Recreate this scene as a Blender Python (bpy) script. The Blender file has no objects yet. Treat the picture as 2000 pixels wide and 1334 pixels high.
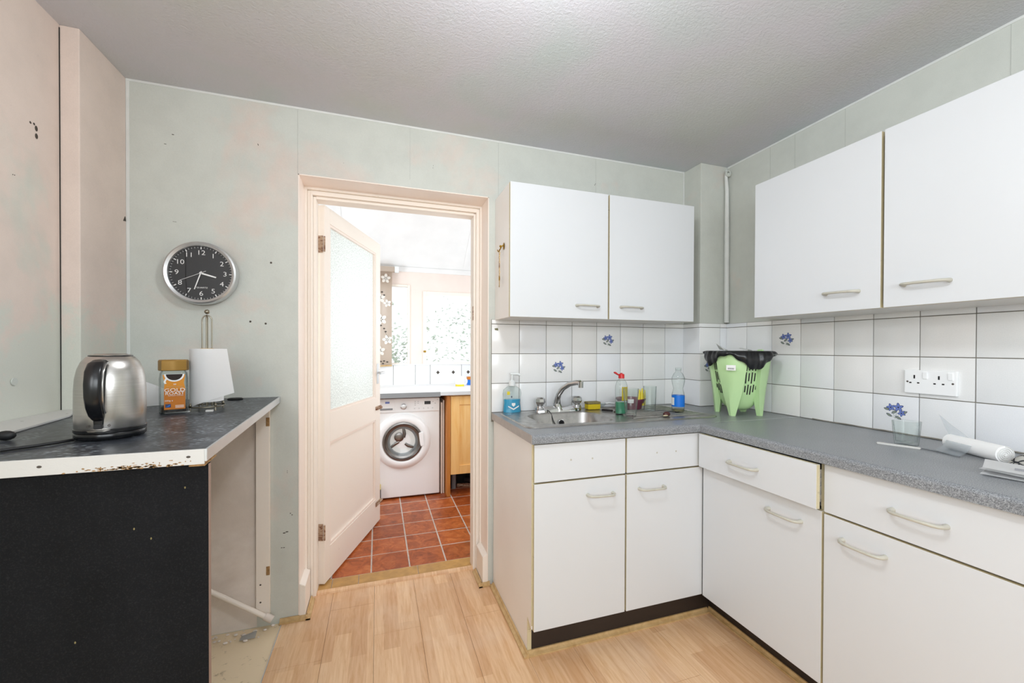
import bpy, bmesh, math, random
from mathutils import Matrix, Vector
random.seed(7)
PI = math.pi
SC = bpy.context.scene
COL = SC.collection

# ------------------------------------------------------------------ camera, world, lights, exposure
cam_d = bpy.data.cameras.new('camera'); cam = bpy.data.objects.new('camera', cam_d); COL.objects.link(cam)
F_PX, YAW, PITCH, ROLL, EYE = 797.445, -0.3179, -0.0072, 0.0031, 1.2777
cam_d.sensor_fit = 'HORIZONTAL'; cam_d.sensor_width = 36.0; cam_d.lens = F_PX / 2000 * 36.0
cam_d.shift_y = 19.32 / 2000; cam_d.clip_start = 0.02
_r = Vector((math.cos(YAW), math.sin(YAW), 0)); _f = Vector((-math.sin(YAW), math.cos(YAW), 0)); _u = Vector((0, 0, 1))
_f2 = _f * math.cos(PITCH) + _u * math.sin(PITCH); _u2 = _u * math.cos(PITCH) - _f * math.sin(PITCH)
_r3 = _r * math.cos(ROLL) + _u2 * math.sin(ROLL); _u3 = _u2 * math.cos(ROLL) - _r * math.sin(ROLL)
cam.matrix_world = Matrix(((_r3.x, _u3.x, -_f2.x, 0), (_r3.y, _u3.y, -_f2.y, 0), (_r3.z, _u3.z, -_f2.z, EYE), (0, 0, 0, 1)))
SC.camera = cam

world = bpy.data.worlds.new('sky'); SC.world = world; world.use_nodes = True
_bg = world.node_tree.nodes['Background']
_bg.inputs['Color'].default_value = (0.90, 0.95, 1.0, 1); _bg.inputs['Strength'].default_value = 1.1

def area(name, loc, rot, sx, sy, power, color=(1, 1, 1)):
    d = bpy.data.lights.new(name, 'AREA'); d.shape = 'RECTANGLE'; d.size = sx; d.size_y = sy; d.energy = power; d.color = color
    o = bpy.data.objects.new(name, d); COL.objects.link(o); o.location = loc; o.rotation_euler = rot
    return o
# daylight in the rear window of the kitchen (behind the camera), facing into the room
area('rear_window_daylight', (0.20, -1.90, 1.76), (math.radians(90), 0, 0), 2.0, 0.96, 26, (0.90, 0.96, 1.0))
# added fill light at a made-up left-hand kitchen window (behind the camera, to its left)
area('left_fill_light', (-1.03, -0.95, 1.66), (0, math.radians(-90), 0), 0.86, 1.3, 23, (0.90, 0.96, 1.0))
# the ceiling lamp of the kitchen
def point(name, loc, power, radius, color):
    d = bpy.data.lights.new(name, 'POINT'); d.energy = power; d.shadow_soft_size = radius; d.color = color
    o = bpy.data.objects.new(name, d); COL.objects.link(o); o.location = loc
    return o
point('ceiling_lamp_light', (0.35, 0.75, 2.16), 17, 0.09, (0.92, 0.965, 1.0))
# daylight in the side window of the utility room, facing in
area('utility_window_daylight', (-0.93, 3.08, 1.42), (0, math.radians(-90), 0), 0.8, 0.8, 11.5, (0.90, 0.96, 1.0))
area('utility_right_fill_light', (1.56, 3.05, 1.45), (0, math.radians(90), 0), 0.8, 0.8, 9.5, (0.90, 0.96, 1.0))  # added fill light for the open door's face, at a made-up window
area('utility_far_window_daylight', (0.85, 4.46, 1.5), (math.radians(-90), 0, 0), 0.8, 0.75, 1.0, (0.98, 0.99, 1.0))

vs = SC.view_settings
vs.view_transform = 'Standard'; vs.look = 'None'; vs.gamma = 1.0; vs.use_curve_mapping = False; vs.exposure = 0.5
SC.cycles.max_bounces = 10; SC.cycles.diffuse_bounces = 6; SC.cycles.transparent_max_bounces = 24
SC.cycles.caustics_reflective = False; SC.cycles.caustics_refractive = False
SC.cycles.sample_clamp_indirect = 6.0
SC.cycles.use_denoising = True

# ------------------------------------------------------------------ materials
def lin(h):
    h = h.lstrip('#'); o = []
    for i in (0, 2, 4):
        c = int(h[i:i+2], 16) / 255
        o.append(c / 12.92 if c <= 0.04045 else ((c + 0.055) / 1.055) ** 2.4)
    return tuple(o) + (1.0,)
class NT:
    def __init__(s, name):
        s.m = bpy.data.materials.new(name); s.m.use_nodes = True; s.n = s.m.node_tree.nodes; s.l = s.m.node_tree.links
        s.b = s.n['Principled BSDF']; s.out = s.n['Material Output']
        s.tc = s.n.new('ShaderNodeTexCoord')
    def node(s, t, **kw):
        n = s.n.new(t)
        for k, v in kw.items(): setattr(n, k, v)
        return n
    def coord(s, scale=(1, 1, 1), rot=(0, 0, 0), kind='Object'):
        mp = s.node('ShaderNodeMapping'); mp.inputs['Scale'].default_value = scale; mp.inputs['Rotation'].default_value = rot
        s.l.new(s.tc.outputs[kind], mp.inputs['Vector']); return mp.outputs[0]
    def noise(s, scale, detail=4, rough=0.5, vec=None, dist=0.0):
        n = s.node('ShaderNodeTexNoise'); n.inputs['Scale'].default_value = scale; n.inputs['Detail'].default_value = detail
        n.inputs['Roughness'].default_value = rough; n.inputs['Distortion'].default_value = dist
        s.l.new(vec if vec is not None else s.tc.outputs['Object'], n.inputs['Vector']); return n.outputs['Fac']
    def ramp(s, fac, stops, interp='LINEAR'):
        r = s.node('ShaderNodeValToRGB'); r.color_ramp.interpolation = interp
        e = r.color_ramp.elements
        while len(e) < len(stops): e.new(0.5)
        for i, (p, c) in enumerate(stops):
            e[i].position = p; e[i].color = lin(c) if isinstance(c, str) else (c, c, c, 1)
        s.l.new(fac, r.inputs['Fac']); return r.outputs['Color']
    def mix(s, fac, a, b, mode='MIX'):
        m = s.node('ShaderNodeMix', data_type='RGBA', blend_type=mode)
        for ix, v in ((0, fac), (6, a), (7, b)):
            sock = m.inputs[ix]
            if isinstance(v, str): sock.default_value = lin(v)
            elif isinstance(v, (int, float)): sock.default_value = v if ix == 0 else (v, v, v, 1)
            else: s.l.new(v, sock)
        return m.outputs[2]
    def color(s, v):
        if isinstance(v, str): s.b.inputs['Base Color'].default_value = lin(v)
        else: s.l.new(v, s.b.inputs['Base Color'])
        return s
    def set(s, **kw):
        for k, v in kw.items():
            i = s.b.inputs[k.replace('_', ' ')]
            if isinstance(v, (int, float, tuple)): i.default_value = v
            else: s.l.new(v, i)
        return s
    def bump(s, h, strength=0.2, dist=0.002):
        b = s.node('ShaderNodeBump'); b.inputs['Strength'].default_value = strength; b.inputs['Distance'].default_value = dist
        s.l.new(h, b.inputs['Height']); s.l.new(b.outputs[0], s.b.inputs['Normal']); return s

def plain(name, c, rough=0.5, metal=0.0, var=0.06, scale=6.0, bump=0.0, bscale=80, **kw):
    t = NT(name)
    n = t.noise(scale, 3)
    g = t.ramp(n, [(0.3, 1 - var), (0.7, 1.0)])
    t.color(t.mix(1.0, c, g, 'MULTIPLY')); t.set(Roughness=rough, Metallic=metal, **kw)
    if bump: t.bump(t.noise(bscale, 3), bump, 0.002)
    return t.m

M = {}
def m_ceiling():
    t = NT('ceiling_paint')
    a = t.noise(1.1, 3, 0.6)
    c = t.ramp(a, [(0.35, '#c6cac9'), (0.5, '#cacad1'), (0.62, '#c2cbcc')])
    n1 = t.noise(95, 3, 0.6, dist=0.6); t.color(c); t.set(Roughness=0.75)
    return t.bump(n1, 0.38, 0.006).m
def m_wallpaper(name, base, pink, amount, dirt=0.5, grad=None):
    t = NT(name)
    a = t.noise(1.6, 5, 0.62, dist=0.3)
    f = t.ramp(a, [(amount - 0.05, 0.0), (amount + 0.06, 1.0)])
    c = t.mix(f, base, pink)
    b = t.noise(7, 5, 0.65)
    c = t.mix(1.0, c, t.ramp(b, [(0.3, 0.93), (0.6, 1.0)]), 'MULTIPLY')
    if grad:
        sp_ = t.node('ShaderNodeSeparateXYZ'); t.l.new(t.tc.outputs['Object'], sp_.inputs[0])
        mz = t.node('ShaderNodeMapRange'); mz.inputs['From Min'].default_value = grad[0]; mz.inputs['From Max'].default_value = grad[1]
        t.l.new(sp_.outputs['Z'], mz.inputs['Value'])
        ad = t.node('ShaderNodeMath'); ad.operation = 'MULTIPLY_ADD'; ad.inputs[1].default_value = 1.3; t.l.new(t.noise(3.0, 6, 0.7, dist=.5), ad.inputs[0]); ad.inputs[2].default_value = -0.65
        a2 = t.node('ShaderNodeMath'); a2.operation = 'ADD'; a2.use_clamp = True; t.l.new(ad.outputs[0], a2.inputs[0]); t.l.new(mz.outputs[0], a2.inputs[1])
        c = t.mix(t.ramp(a2.outputs[0], [(0.42, 0.0), (0.58, 1.0)]), base, c)
    s = t.noise(38, 6, 0.75, dist=1.2)
    c = t.mix(1.0, c, t.ramp(s, [(0.24, dirt), (0.31, 1.0)]), 'MULTIPLY')
    g = t.noise(420, 2, 0.5)
    c = t.mix(1.0, c, t.ramp(g, [(0.3, 0.94), (0.7, 1.0)]), 'MULTIPLY')
    t.color(c); t.set(Roughness=0.7)
    return t.bump(t.noise(60, 4, 0.6), 0.12, 0.004).m
def m_speckle(name, stops, scale, rough, streak=None):
    t = NT(name)
    v = t.coord(streak) if streak else None
    n = t.noise(scale, 2, 0.6, vec=v)
    c = t.ramp(n, stops)
    b = t.noise(5, 4, 0.6)
    c = t.mix(1.0, c, t.ramp(b, [(0.3, 0.9), (0.65, 1.0)]), 'MULTIPLY')
    t.color(c); t.set(Roughness=rough)
    return t.m
def m_slate():
    t = NT('slate_laminate')
    n = t.noise(30, 5, 0.7, dist=1.0)
    c = t.ramp(n, [(0.3, '#1d2026'), (0.5, '#34383f'), (0.7, '#5a5f66')])
    v = t.node('ShaderNodeTexVoronoi'); v.feature = 'F1'; v.inputs['Scale'].default_value = 1.0
    t.l.new(t.coord((60, 150, 60), (0, 0, 0.0)), v.inputs['Vector'])
    fl = t.ramp(v.outputs['Distance'], [(0.20, 1.0), (0.34, 0.0)])
    k = t.noise(9, 3); fl = t.mix(1.0, fl, t.ramp(k, [(0.46, 0.0), (0.58, 0.75)]), 'MULTIPLY')
    c = t.mix(fl, c, '#b9c4cc')
    t.color(c); t.set(Roughness=0.33, Specular_IOR_Level=0.3)
    return t.bump(n, 0.08, 0.001).m
def m_laminate():
    t = NT('beech_laminate')
    br = t.node('ShaderNodeTexBrick'); br.offset = 0.37; br.inputs['Scale'].default_value = 1.0
    br.inputs['Brick Width'].default_value = 0.42; br.inputs['Row Height'].default_value = 0.0677
    br.inputs['Mortar Size'].default_value = 0.0; br.inputs['Color1'].default_value = (0, 0, 0, 1); br.inputs['Color2'].default_value = (1, 1, 1, 1)
    t.l.new(t.coord((1, 1, 1), (0, 0, PI / 2)), br.inputs['Vector'])
    base = t.mix(br.outputs['Color'], '#d8ae86', '#ebc7a0')
    g = t.noise(1.0, 6, 0.65, vec=t.coord((60, 5, 1)), dist=0.8)
    c = t.mix(1.0, base, t.ramp(g, [(0.3, '#ead9c4'), (0.62, '#ffffff')]), 'MULTIPLY')
    d = t.noise(70, 5, 0.8, dist=1.4)
    c = t.mix(1.0, c, t.ramp(d, [(0.22, '#6d4b34'), (0.28, '#ffffff')]), 'MULTIPLY')
    w = t.noise(3, 4, 0.6)
    c = t.mix(t.ramp(w, [(0.5, 0.0), (0.75, 0.3)]), c, '#e8d6c4')
    t.color(c); t.set(Roughness=0.38)
    return t.bump(g, 0.04, 0.001).m
def m_terracotta():
    t = NT('terracotta_tile')
    oi = t.node('ShaderNodeObjectInfo')
    n = t.noise(14, 6, 0.7, dist=0.8)
    c = t.ramp(n, [(0.3, '#84431f'), (0.5, '#b1602f'), (0.7, '#cd8450')])
    c = t.mix(1.0, c, t.ramp(oi.outputs['Random'], [(0.0, '#d8c4bc'), (1.0, '#fff0e0')]), 'MULTIPLY')
    p = t.noise(60, 4, 0.8)
    c = t.mix(1.0, c, t.ramp(p, [(0.28, 0.55), (0.36, 1.0)]), 'MULTIPLY')
    t.color(c); t.set(Roughness=0.36)
    return t.bump(n, 0.2, 0.003).m
def m_walltile():
    t = NT('white_ceramic_tile')
    oi = t.node('ShaderNodeObjectInfo')
    c = t.ramp(oi.outputs['Random'], [(0.0, '#e9ebef'), (0.5, '#edeeee'), (1.0, '#f0eeec')])
    g = t.noise(350, 2); c = t.mix(1.0, c, t.ramp(g, [(0.3, 0.955), (0.7, 1.0)]), 'MULTIPLY')
    t.color(c); t.set(Roughness=0.14)
    return t.bump(t.noise(14, 3), 0.05, 0.003).m
def m_glass(name, tint='#fafcfb', glossy=0.9, opac=0.02, ior=1.45):
    """thin clear glass: mostly transparent, mirror by fresnel, and a little surface haze"""
    t = NT(name); n, l = t.n, t.l; n.remove(t.b)
    tr = n.new('ShaderNodeBsdfTransparent'); tr.inputs[0].default_value = lin(tint)
    le = n.new('ShaderNodeLayerWeight'); le.inputs[0].default_value = 0.5; l.new(t.ramp(le.outputs['Facing'], [(0.55, tint), (0.95, '#8d9896')]), tr.inputs[0])
    gl = n.new('ShaderNodeBsdfGlossy'); gl.inputs['Roughness'].default_value = 0.03
    df = n.new('ShaderNodeBsdfDiffuse'); df.inputs[0].default_value = lin('#e8eef0')
    lf = n.new('ShaderNodeLayerWeight'); lf.inputs[0].default_value = 0.5
    p5 = n.new('ShaderNodeMath'); p5.operation = 'POWER'; p5.inputs[1].default_value = 4.0; l.new(lf.outputs['Facing'], p5.inputs[0])
    fr = n.new('ShaderNodeMath'); fr.operation = 'MULTIPLY_ADD'; fr.inputs[1].default_value = 0.9; fr.inputs[2].default_value = (ior - 1) ** 2 / (ior + 1) ** 2
    l.new(p5.outputs[0], fr.inputs[0])
    lw = n.new('ShaderNodeLayerWeight'); lw.inputs[0].default_value = 0.35
    m1 = n.new('ShaderNodeMixShader'); m2 = n.new('ShaderNodeMixShader')
    mul = n.new('ShaderNodeMath'); mul.operation = 'MULTIPLY'; mul.inputs[1].default_value = glossy
    mul2 = n.new('ShaderNodeMath'); mul2.operation = 'MULTIPLY_ADD'; mul2.inputs[1].default_value = 0.38; mul2.inputs[2].default_value = opac
    l.new(lw.outputs['Facing'], mul2.inputs[0])
    pw = n.new('ShaderNodeMath'); pw.operation = 'POWER'; pw.inputs[1].default_value = 3.0
    l.new(lw.outputs['Facing'], pw.inputs[0]); l.new(pw.outputs[0], mul2.inputs[0])
    l.new(mul2.outputs[0], m1.inputs[0]); l.new(tr.outputs[0], m1.inputs[1]); l.new(df.outputs[0], m1.inputs[2])
    l.new(fr.outputs[0], mul.inputs[0]); l.new(mul.outputs[0], m2.inputs[0]); l.new(m1.outputs[0], m2.inputs[1]); l.new(gl.outputs[0], m2.inputs[2])
    l.new(m2.outputs[0], t.out.inputs[0]); return t.m
def m_sheer(name, c, trans, transp, bumpy=0.0, vor=200):
    """light scattering sheet: diffuse + translucent + part see-through"""
    t = NT(name); n, l = t.n, t.l; n.remove(t.b)
    df = n.new('ShaderNodeBsdfDiffuse'); tl = n.new('ShaderNodeBsdfTranslucent'); tr = n.new('ShaderNodeBsdfTransparent')
    gl = n.new('ShaderNodeBsdfGlossy'); gl.inputs['Roughness'].default_value = 0.15
    no = t.noise(vor, 3, 0.7); cc = t.mix(1.0, c, t.ramp(no, [(0.35, 1 - bumpy), (0.6, 1.0)]), 'MULTIPLY')
    l.new(cc, df.inputs[0]); l.new(cc, tl.inputs[0])
    a = n.new('ShaderNodeMixShader'); a.inputs[0].default_value = trans; l.new(df.outputs[0], a.inputs[1]); l.new(tl.outputs[0], a.inputs[2])
    b = n.new('ShaderNodeMixShader'); b.inputs[0].default_value = transp; l.new(a.outputs[0], b.inputs[1]); l.new(tr.outputs[0], b.inputs[2])
    d = n.new('ShaderNodeMixShader'); d.inputs[0].default_value = 0.05; l.new(b.outputs[0], d.inputs[1]); l.new(gl.outputs[0], d.inputs[2])
    if bumpy:
        bm_ = n.new('ShaderNodeBump'); bm_.inputs['Strength'].default_value = 0.6; bm_.inputs['Distance'].default_value = 0.004
        l.new(no, bm_.inputs['Height']); l.new(bm_.outputs[0], gl.inputs['Normal'])
    l.new(d.outputs[0], t.out.inputs[0]); return t.m
def m_chipped(name, paint, under, lo, hi):
    t = NT(name)
    n = t.noise(26, 7, 0.75, vec=t.coord((1, 1, 2.2)), dist=0.8)
    f = t.ramp(n, [(lo, 1.0), (hi, 0.0)])
    c = t.mix(f, paint, under)
    t.color(c); t.set(Roughness=0.55)
    return t.bump(n, 0.2, 0.003).m
def m_board():
    t = NT('black_hardboard')
    n = t.noise(6, 4, 0.6); c = t.ramp(n, [(0.3, '#0e0f11'), (0.7, '#16171a')])
    g = t.noise(300, 3, 0.7); c = t.mix(t.ramp(g, [(0.5, 0.0), (0.85, 0.16)]), c, '#5a5857')
    s = t.noise(30, 6, 0.9, dist=2.0); c = t.mix(t.ramp(s, [(0.745, 0.0), (0.77, 0.8)]), c, '#a8a48c')
    t.color(c); t.set(Roughness=0.85, Specular_IOR_Level=0.2); return t.bump(g, 0.1, 0.001).m
def m_brushed():
    t = NT('brushed_steel')
    n = t.noise(1.0, 3, 0.6, vec=t.coord((4, 4, 700)))
    t.color(t.ramp(n, [(0.3, '#b9b6b2'), (0.7, '#c6c3bf')])); t.set(Roughness=0.27, Metallic=1.0, Anisotropic=0.6); return t.m
def m_sink():
    t = NT('stainless_sink')
    n = t.noise(22, 5, 0.6, dist=.5)
    t.color(t.ramp(n, [(0.3, '#a3a19e'), (0.6, '#b8b6b3')])); t.set(Roughness=t.ramp(n, [(0.3, 0.42), (0.7, 0.26)]), Metallic=1.0); return t.m
def m_wood(name, a, b, sc=(4, 40, 4), rough=0.4):
    t = NT(name)
    n = t.noise(1.0, 5, 0.6, vec=t.coord(sc), dist=0.6)
    t.color(t.ramp(n, [(0.3, a), (0.7, b)])); t.set(Roughness=rough); return t.m
def m_cloth():
    t = NT('printed_cloth')
    v = t.node('ShaderNodeTexVoronoi'); v.feature = 'DISTANCE_TO_EDGE'; v.inputs['Scale'].default_value = 48
    t.l.new(t.tc.outputs['Object'], v.inputs['Vector'])
    t.color(t.ramp(v.outputs['Distance'], [(0.05, '#3b3d42'), (0.12, '#dcdad4')])); t.set(Roughness=0.85); return t.m

M['ceiling'] = m_ceiling()
M['wallpaper'] = m_wallpaper('wallpaper_grey_green', '#cacdc6', '#d4c8bf', 0.60)
M['wallpaper_left'] = m_wallpaper('wallpaper_pinkish', '#d2d3c9', '#e2d2c8', 0.34, 0.5, (0.95, 1.8))
M['wall_low'] = m_wallpaper('stained_plaster', '#ece2da', '#ded2c8', 0.5, 0.42)
M['peach'] = plain('cream_gloss_paint', '#f4e6dc', 0.35, var=0.05, scale=5, bump=0.05, bscale=30)
M['cream'] = m_chipped('worn_cream_paint', '#efe6dc', '#a08b74', 0.28, 0.33)
M['util_wall'] = plain('utility_paint', '#eee0d8', 0.6)
M['util_ceiling'] = plain('utility_ceiling_paint', '#ececec', 0.6)
M['white'] = plain('white_melamine', '#d4d7da', 0.36, var=0.02, scale=2)
M['side'] = plain('cream_side_melamine', '#f5f0ec', 0.42, var=0.05, scale=3)
M['tan'] = m_chipped('tan_edge_band', '#cdc2a0', '#968b6a', 0.33, 0.40)
M['handle'] = plain('beige_plastic_handle', '#c2bfb2', 0.35, var=0.15, scale=30)
M['worktop'] = m_speckle('grey_speckled_laminate', [(0.30, '#5a5d61'), (0.5, '#84878b'), (0.72, '#b4b7ba')], 420, 0.33)
M['slate'] = m_slate()
M['edging'] = m_chipped('chipped_white_edging', '#cfcecb', '#8d7a58', 0.25, 0.31)
M['chipboard'] = plain('raw_chipboard', '#b08a5c', 0.9, var=0.5, scale=120, bump=0.6, bscale=150)
M['board'] = m_board()
M['boardedge'] = m_wood('rough_board_edge', '#8c7568', '#a99286', (300, 300, 4), 0.8)
M['laminate'] = m_laminate()
M['endstrip'] = plain('worn_end_strip', '#b5ada8', 0.5, var=0.15, scale=30)
M['quad'] = m_wood('beech_beading', '#b5925f', '#d0b181', (30, 30, 30), 0.4)
M['vinyl'] = m_chipped('dirty_cream_vinyl', '#e4d0b0', '#8f7a5c', 0.30, 0.40)
M['terracotta'] = m_terracotta()
M['ytile'] = plain('yellow_ochre_tile', '#c79a5a', 0.35, var=0.25, scale=22)
M['tgrout'] = plain('pale_floor_grout', '#cdc3ba', 0.9, var=0.2, scale=30)
M['grout'] = plain('wall_grout', '#8f8a80', 0.9, var=0.25, scale=25)
M['tile'] = m_walltile()
M['plinth'] = m_chipped('dark_brown_plinth', '#2b211c', '#8c8272', 0.215, 0.235)
M['dark'] = plain('dark_void', '#16130f', 0.8)
M['black'] = plain('black_plastic', '#101114', 0.22)
M['blackm'] = plain('black_rubber', '#141416', 0.55)
M['chrome'] = plain('chrome', '#c9cacb', 0.10, 1.0, var=0.05)
M['steel'] = m_brushed()
M['sink'] = m_sink()
M['wire'] = plain('dull_nickel_wire', '#8d8778', 0.3, 1.0)
M['alu'] = plain('satin_aluminium', '#dcdee0', 0.42, 1.0)
M['clockface'] = plain('charcoal_dial', '#2e2f31', 0.5, var=0.04, scale=40)
M['pwhite'] = plain('print_white', '#f2f2f0', 0.5, var=0.0)
M['paper'] = plain('white_paper', '#fafafa', 0.8, var=0.03, bump=0.1, bscale=60)
M['gold'] = plain('gold_plastic_lid', '#9b7633', 0.38, 0.35)
M['orange'] = plain('orange_label', '#df9012', 0.45, var=0.06)
M['dorange'] = plain('dark_orange_label', '#c47208', 0.45)
M['coffee'] = plain('coffee_granules', '#21140e', 0.7, bump=0.5, bscale=200)
M['glass'] = m_glass('clear_glass', glossy=0.75, opac=0.006)
M['wglass'] = m_glass('window_glass', '#ffffff', 0.6, 0.0, 1.3)
M['pet'] = m_glass('clear_plastic_bottle', '#f6f9f8', 0.7, 0.05)
M['bluel'] = plain('blue_liquid_soap', '#16a0cc', 0.12)
M['greenl'] = plain('green_washing_liquid', '#0b7d55', 0.12)
M['amberl'] = plain('murky_dregs', '#6e6a44', 0.3)
M['blue'] = plain('blue_label', '#1273d6', 0.35)
M['red'] = plain('red_plastic', '#c81f22', 0.3)
M['yellow'] = plain('yellow_sponge', '#d8bd1e', 0.9, bump=0.6, bscale=300, var=0.2, scale=200)
M['scour'] = plain('worn_scourer', '#8d8156', 0.95, bump=0.8, bscale=400, var=0.3, scale=200)
M['lemon'] = plain('lemon_yellow_print', '#e3cf34', 0.4)
M['maroon'] = plain('maroon_plastic', '#74374a', 0.4)
M['green'] = plain('mint_green_plastic', '#bfe0a6', 0.38, var=0.03)
M['bag'] = plain('black_bin_bag', '#17181b', 0.28, bump=0.9, bscale=40)
M['dblue'] = plain('print_blue', '#7286cc', 0.3)
M['navy'] = plain('print_navy', '#2c3560', 0.3)
M['leaf'] = plain('print_leaf', '#8a9484', 0.3)
M['brass'] = plain('brass', '#a8842e', 0.3, 1.0)
M['shell'] = plain('dark_red_shell', '#4a1f1c', 0.35)
M['textured_glass'] = m_sheer('patterned_door_glass', '#f4f7f4', 0.6, 0.10, 0.35, 110)
M['film'] = m_sheer('thin_blue_film', '#e9f3fa', 0.5, 0.68)
M['blind'] = m_sheer('beige_blind_fabric', '#d9cbbd', 0.45, 0.0)
M['blindwhite'] = m_sheer('blind_white_print', '#fbf8f2', 0.5, 0.0)
M['pine'] = m_wood('orange_birch', '#eeb76a', '#f8cf8e', (25, 25, 2.5), 0.35)
M['pinedark'] = m_wood('brown_chipboard_post', '#a86425', '#c9853f', (25, 25, 3), 0.5)
M['wmwhite'] = plain('appliance_white', '#f7f8f9', 0.25, var=0.0)
M['grey'] = plain('mid_grey_plastic', '#8d9093', 0.4)
M['drum'] = plain('polished_drum', '#8e8a87', 0.3, 1.0, var=0.3, scale=12)
M['rust'] = m_chipped('rusty_painted_metal', '#b79d84', '#6b3a20', 0.42, 0.55)
M['soffit'] = plain('grey_white_plastic', '#dcdcda', 0.3)
M['cloth'] = m_cloth()
M['leaves'] = plain('garden_leaves', '#c2cdbb', 0.6, var=0.35, scale=4)
M['mark'] = plain('dark_scuff', '#4d463f', 0.9)
M['seam'] = plain('wallpaper_seam_shade', '#b4b6b1', 0.8)
M['filler'] = plain('white_filler', '#dadcd9', 0.6, var=0.08, scale=20)
M['bottlewhite'] = plain('pump_white', '#e8ecec', 0.3)
M['lampglass'] = plain('opal_lamp_glass', '#f8f4ec', 0.3, Emission_Color=(1, 0.95, 0.88, 1), Emission_Strength=3.0)

# ------------------------------------------------------------------ geometry helpers
def wm(o):
    m = o.matrix_basis.copy()
    while o.parent is not None:
        o = o.parent; m = o.matrix_basis @ m
    return m
class B:
    """bmesh builder; every shape takes a material index m"""
    def __init__(s): s.b = bmesh.new()
    def _merge(s, t, m, mat=None):
        for f in t.faces: f.material_index = m
        if mat is not None: bmesh.ops.transform(t, matrix=mat, verts=t.verts)
        me = bpy.data.meshes.new('tmp'); t.to_mesh(me); t.free(); s.b.from_mesh(me); bpy.data.meshes.remove(me); return s
    def box(s, x0, x1, y0, y1, z0, z1, m=0, bev=0.0, mat=None, fm=None):
        t = bmesh.new(); r = bmesh.ops.create_cube(t, size=1)
        bmesh.ops.transform(t, matrix=Matrix.Translation(((x0+x1)/2, (y0+y1)/2, (z0+z1)/2)) @ Matrix.Diagonal((abs(x1-x0), abs(y1-y0), abs(z1-z0), 1)), verts=t.verts)
        for f in t.faces: f.material_index = m
        if fm:   # {'-y': index}
            for f in t.faces:
                for k, i in fm.items():
                    ax = 'xyz'.index(k[1]); sg = -1 if k[0] == '-' else 1
                    if f.normal[ax] * sg > 0.9: f.material_index = i
        if bev: bmesh.ops.bevel(t, geom=list(t.edges), offset=bev, segments=2, affect='EDGES', profile=0.6)
        if mat is not None: bmesh.ops.transform(t, matrix=mat, verts=t.verts)
        me = bpy.data.meshes.new('tmp'); t.to_mesh(me); t.free(); s.b.from_mesh(me); bpy.data.meshes.remove(me); return s
    def lathe(s, prof, c=(0, 0, 0), seg=32, m=0, sx=1.0, sy=1.0, mat=None, power=2.0, caps=False):
        t = bmesh.new(); rings = []
        for r, z in prof:
            ring = []
            for i in range(seg):
                a = 2 * PI * (i + .5) / seg; ca, sa = math.cos(a), math.sin(a)
                if power != 2.0:
                    k = (abs(ca) ** power + abs(sa) ** power) ** (-1 / power)
                else: k = 1.0
                ring.append(t.verts.new((r * ca * k * sx, r * sa * k * sy, z)))
            rings.append(ring)
        for a, b in zip(rings, rings[1:]):
            for i in range(seg): t.faces.new((a[i], a[(i+1) % seg], b[(i+1) % seg], b[i]))
        if caps and prof[0][0] > 1e-6: t.faces.new(list(reversed(rings[0])))
        if caps and prof[-1][0] > 1e-6: t.faces.new(rings[-1])
        bmesh.ops.remove_doubles(t, verts=t.verts, dist=1e-6); bmesh.ops.recalc_face_normals(t, faces=t.faces)
        M4 = Matrix.Translation(c)
        if mat is not None: M4 = M4 @ mat
        return s._merge(t, m, M4)
    def cyl(s, p, q, r, m=0, seg=16, r2=None):
        p, q = Vector(p), Vector(q); d = q - p; L = d.length
        rot = d.to_track_quat('Z', 'Y').to_matrix().to_4x4()
        return s.lathe([(r, 0), (r if r2 is None else r2, L)], p, seg, m, mat=rot, caps=True)
    def ball(s, c, r, m=0, sc=(1, 1, 1), seg=16):
        t = bmesh.new(); bmesh.ops.create_uvsphere(t, u_segments=seg, v_segments=max(6, seg // 2), radius=r)
        return s._merge(t, m, Matrix.Translation(c) @ Matrix.Diagonal((*sc, 1)))
    def tube(s, pts, r, m=0, seg=10, caps=True, closed=False, flat=1.0):
        pts = [Vector(p) for p in pts]; t = bmesh.new(); rings = []; n = len(pts); up = None
        for i, p in enumerate(pts):
            a = pts[(i-1) % n] if (closed or i > 0) else p; b = pts[(i+1) % n] if (closed or i < n-1) else p
            d = (b - a).normalized()
            if up is None: up = Vector((0, 0, 1)) if abs(d.z) < 0.9 else Vector((1, 0, 0))
            u = (up - d * up.dot(d)).normalized(); v = d.cross(u); up = u
            rr = r[i] if isinstance(r, (list, tuple)) else r
            rings.append([t.verts.new(p + u * rr * math.cos(2*PI*k/seg) + v * rr * flat * math.sin(2*PI*k/seg)) for k in range(seg)])
        pairs = list(zip(rings, rings[1:])) + ([(rings[-1], rings[0])] if closed else [])
        for a, b in pairs:
            for k in range(seg): t.faces.new((a[k], a[(k+1) % seg], b[(k+1) % seg], b[k]))
        if caps and not closed: t.faces.new(list(reversed(rings[0]))); t.faces.new(rings[-1])
        bmesh.ops.recalc_face_normals(t, faces=t.faces)
        return s._merge(t, m)
    def prism(s, poly, vec, m=0, bev=0.0):
        """planar polygon of 3-D points pushed along vec"""
        t = bmesh.new(); a = [t.verts.new(p) for p in poly]; vec = Vector(vec); b = [t.verts.new(Vector(p) + vec) for p in poly]
        n = len(poly); t.faces.new(a); t.faces.new(list(reversed(b)))
        for i in range(n): t.faces.new((a[i], b[i], b[(i+1) % n], a[(i+1) % n]))
        bmesh.ops.recalc_face_normals(t, faces=t.faces)
        if bev: bmesh.ops.bevel(t, geom=list(t.edges), offset=bev, segments=2, affect='EDGES')
        return s._merge(t, m)
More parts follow.
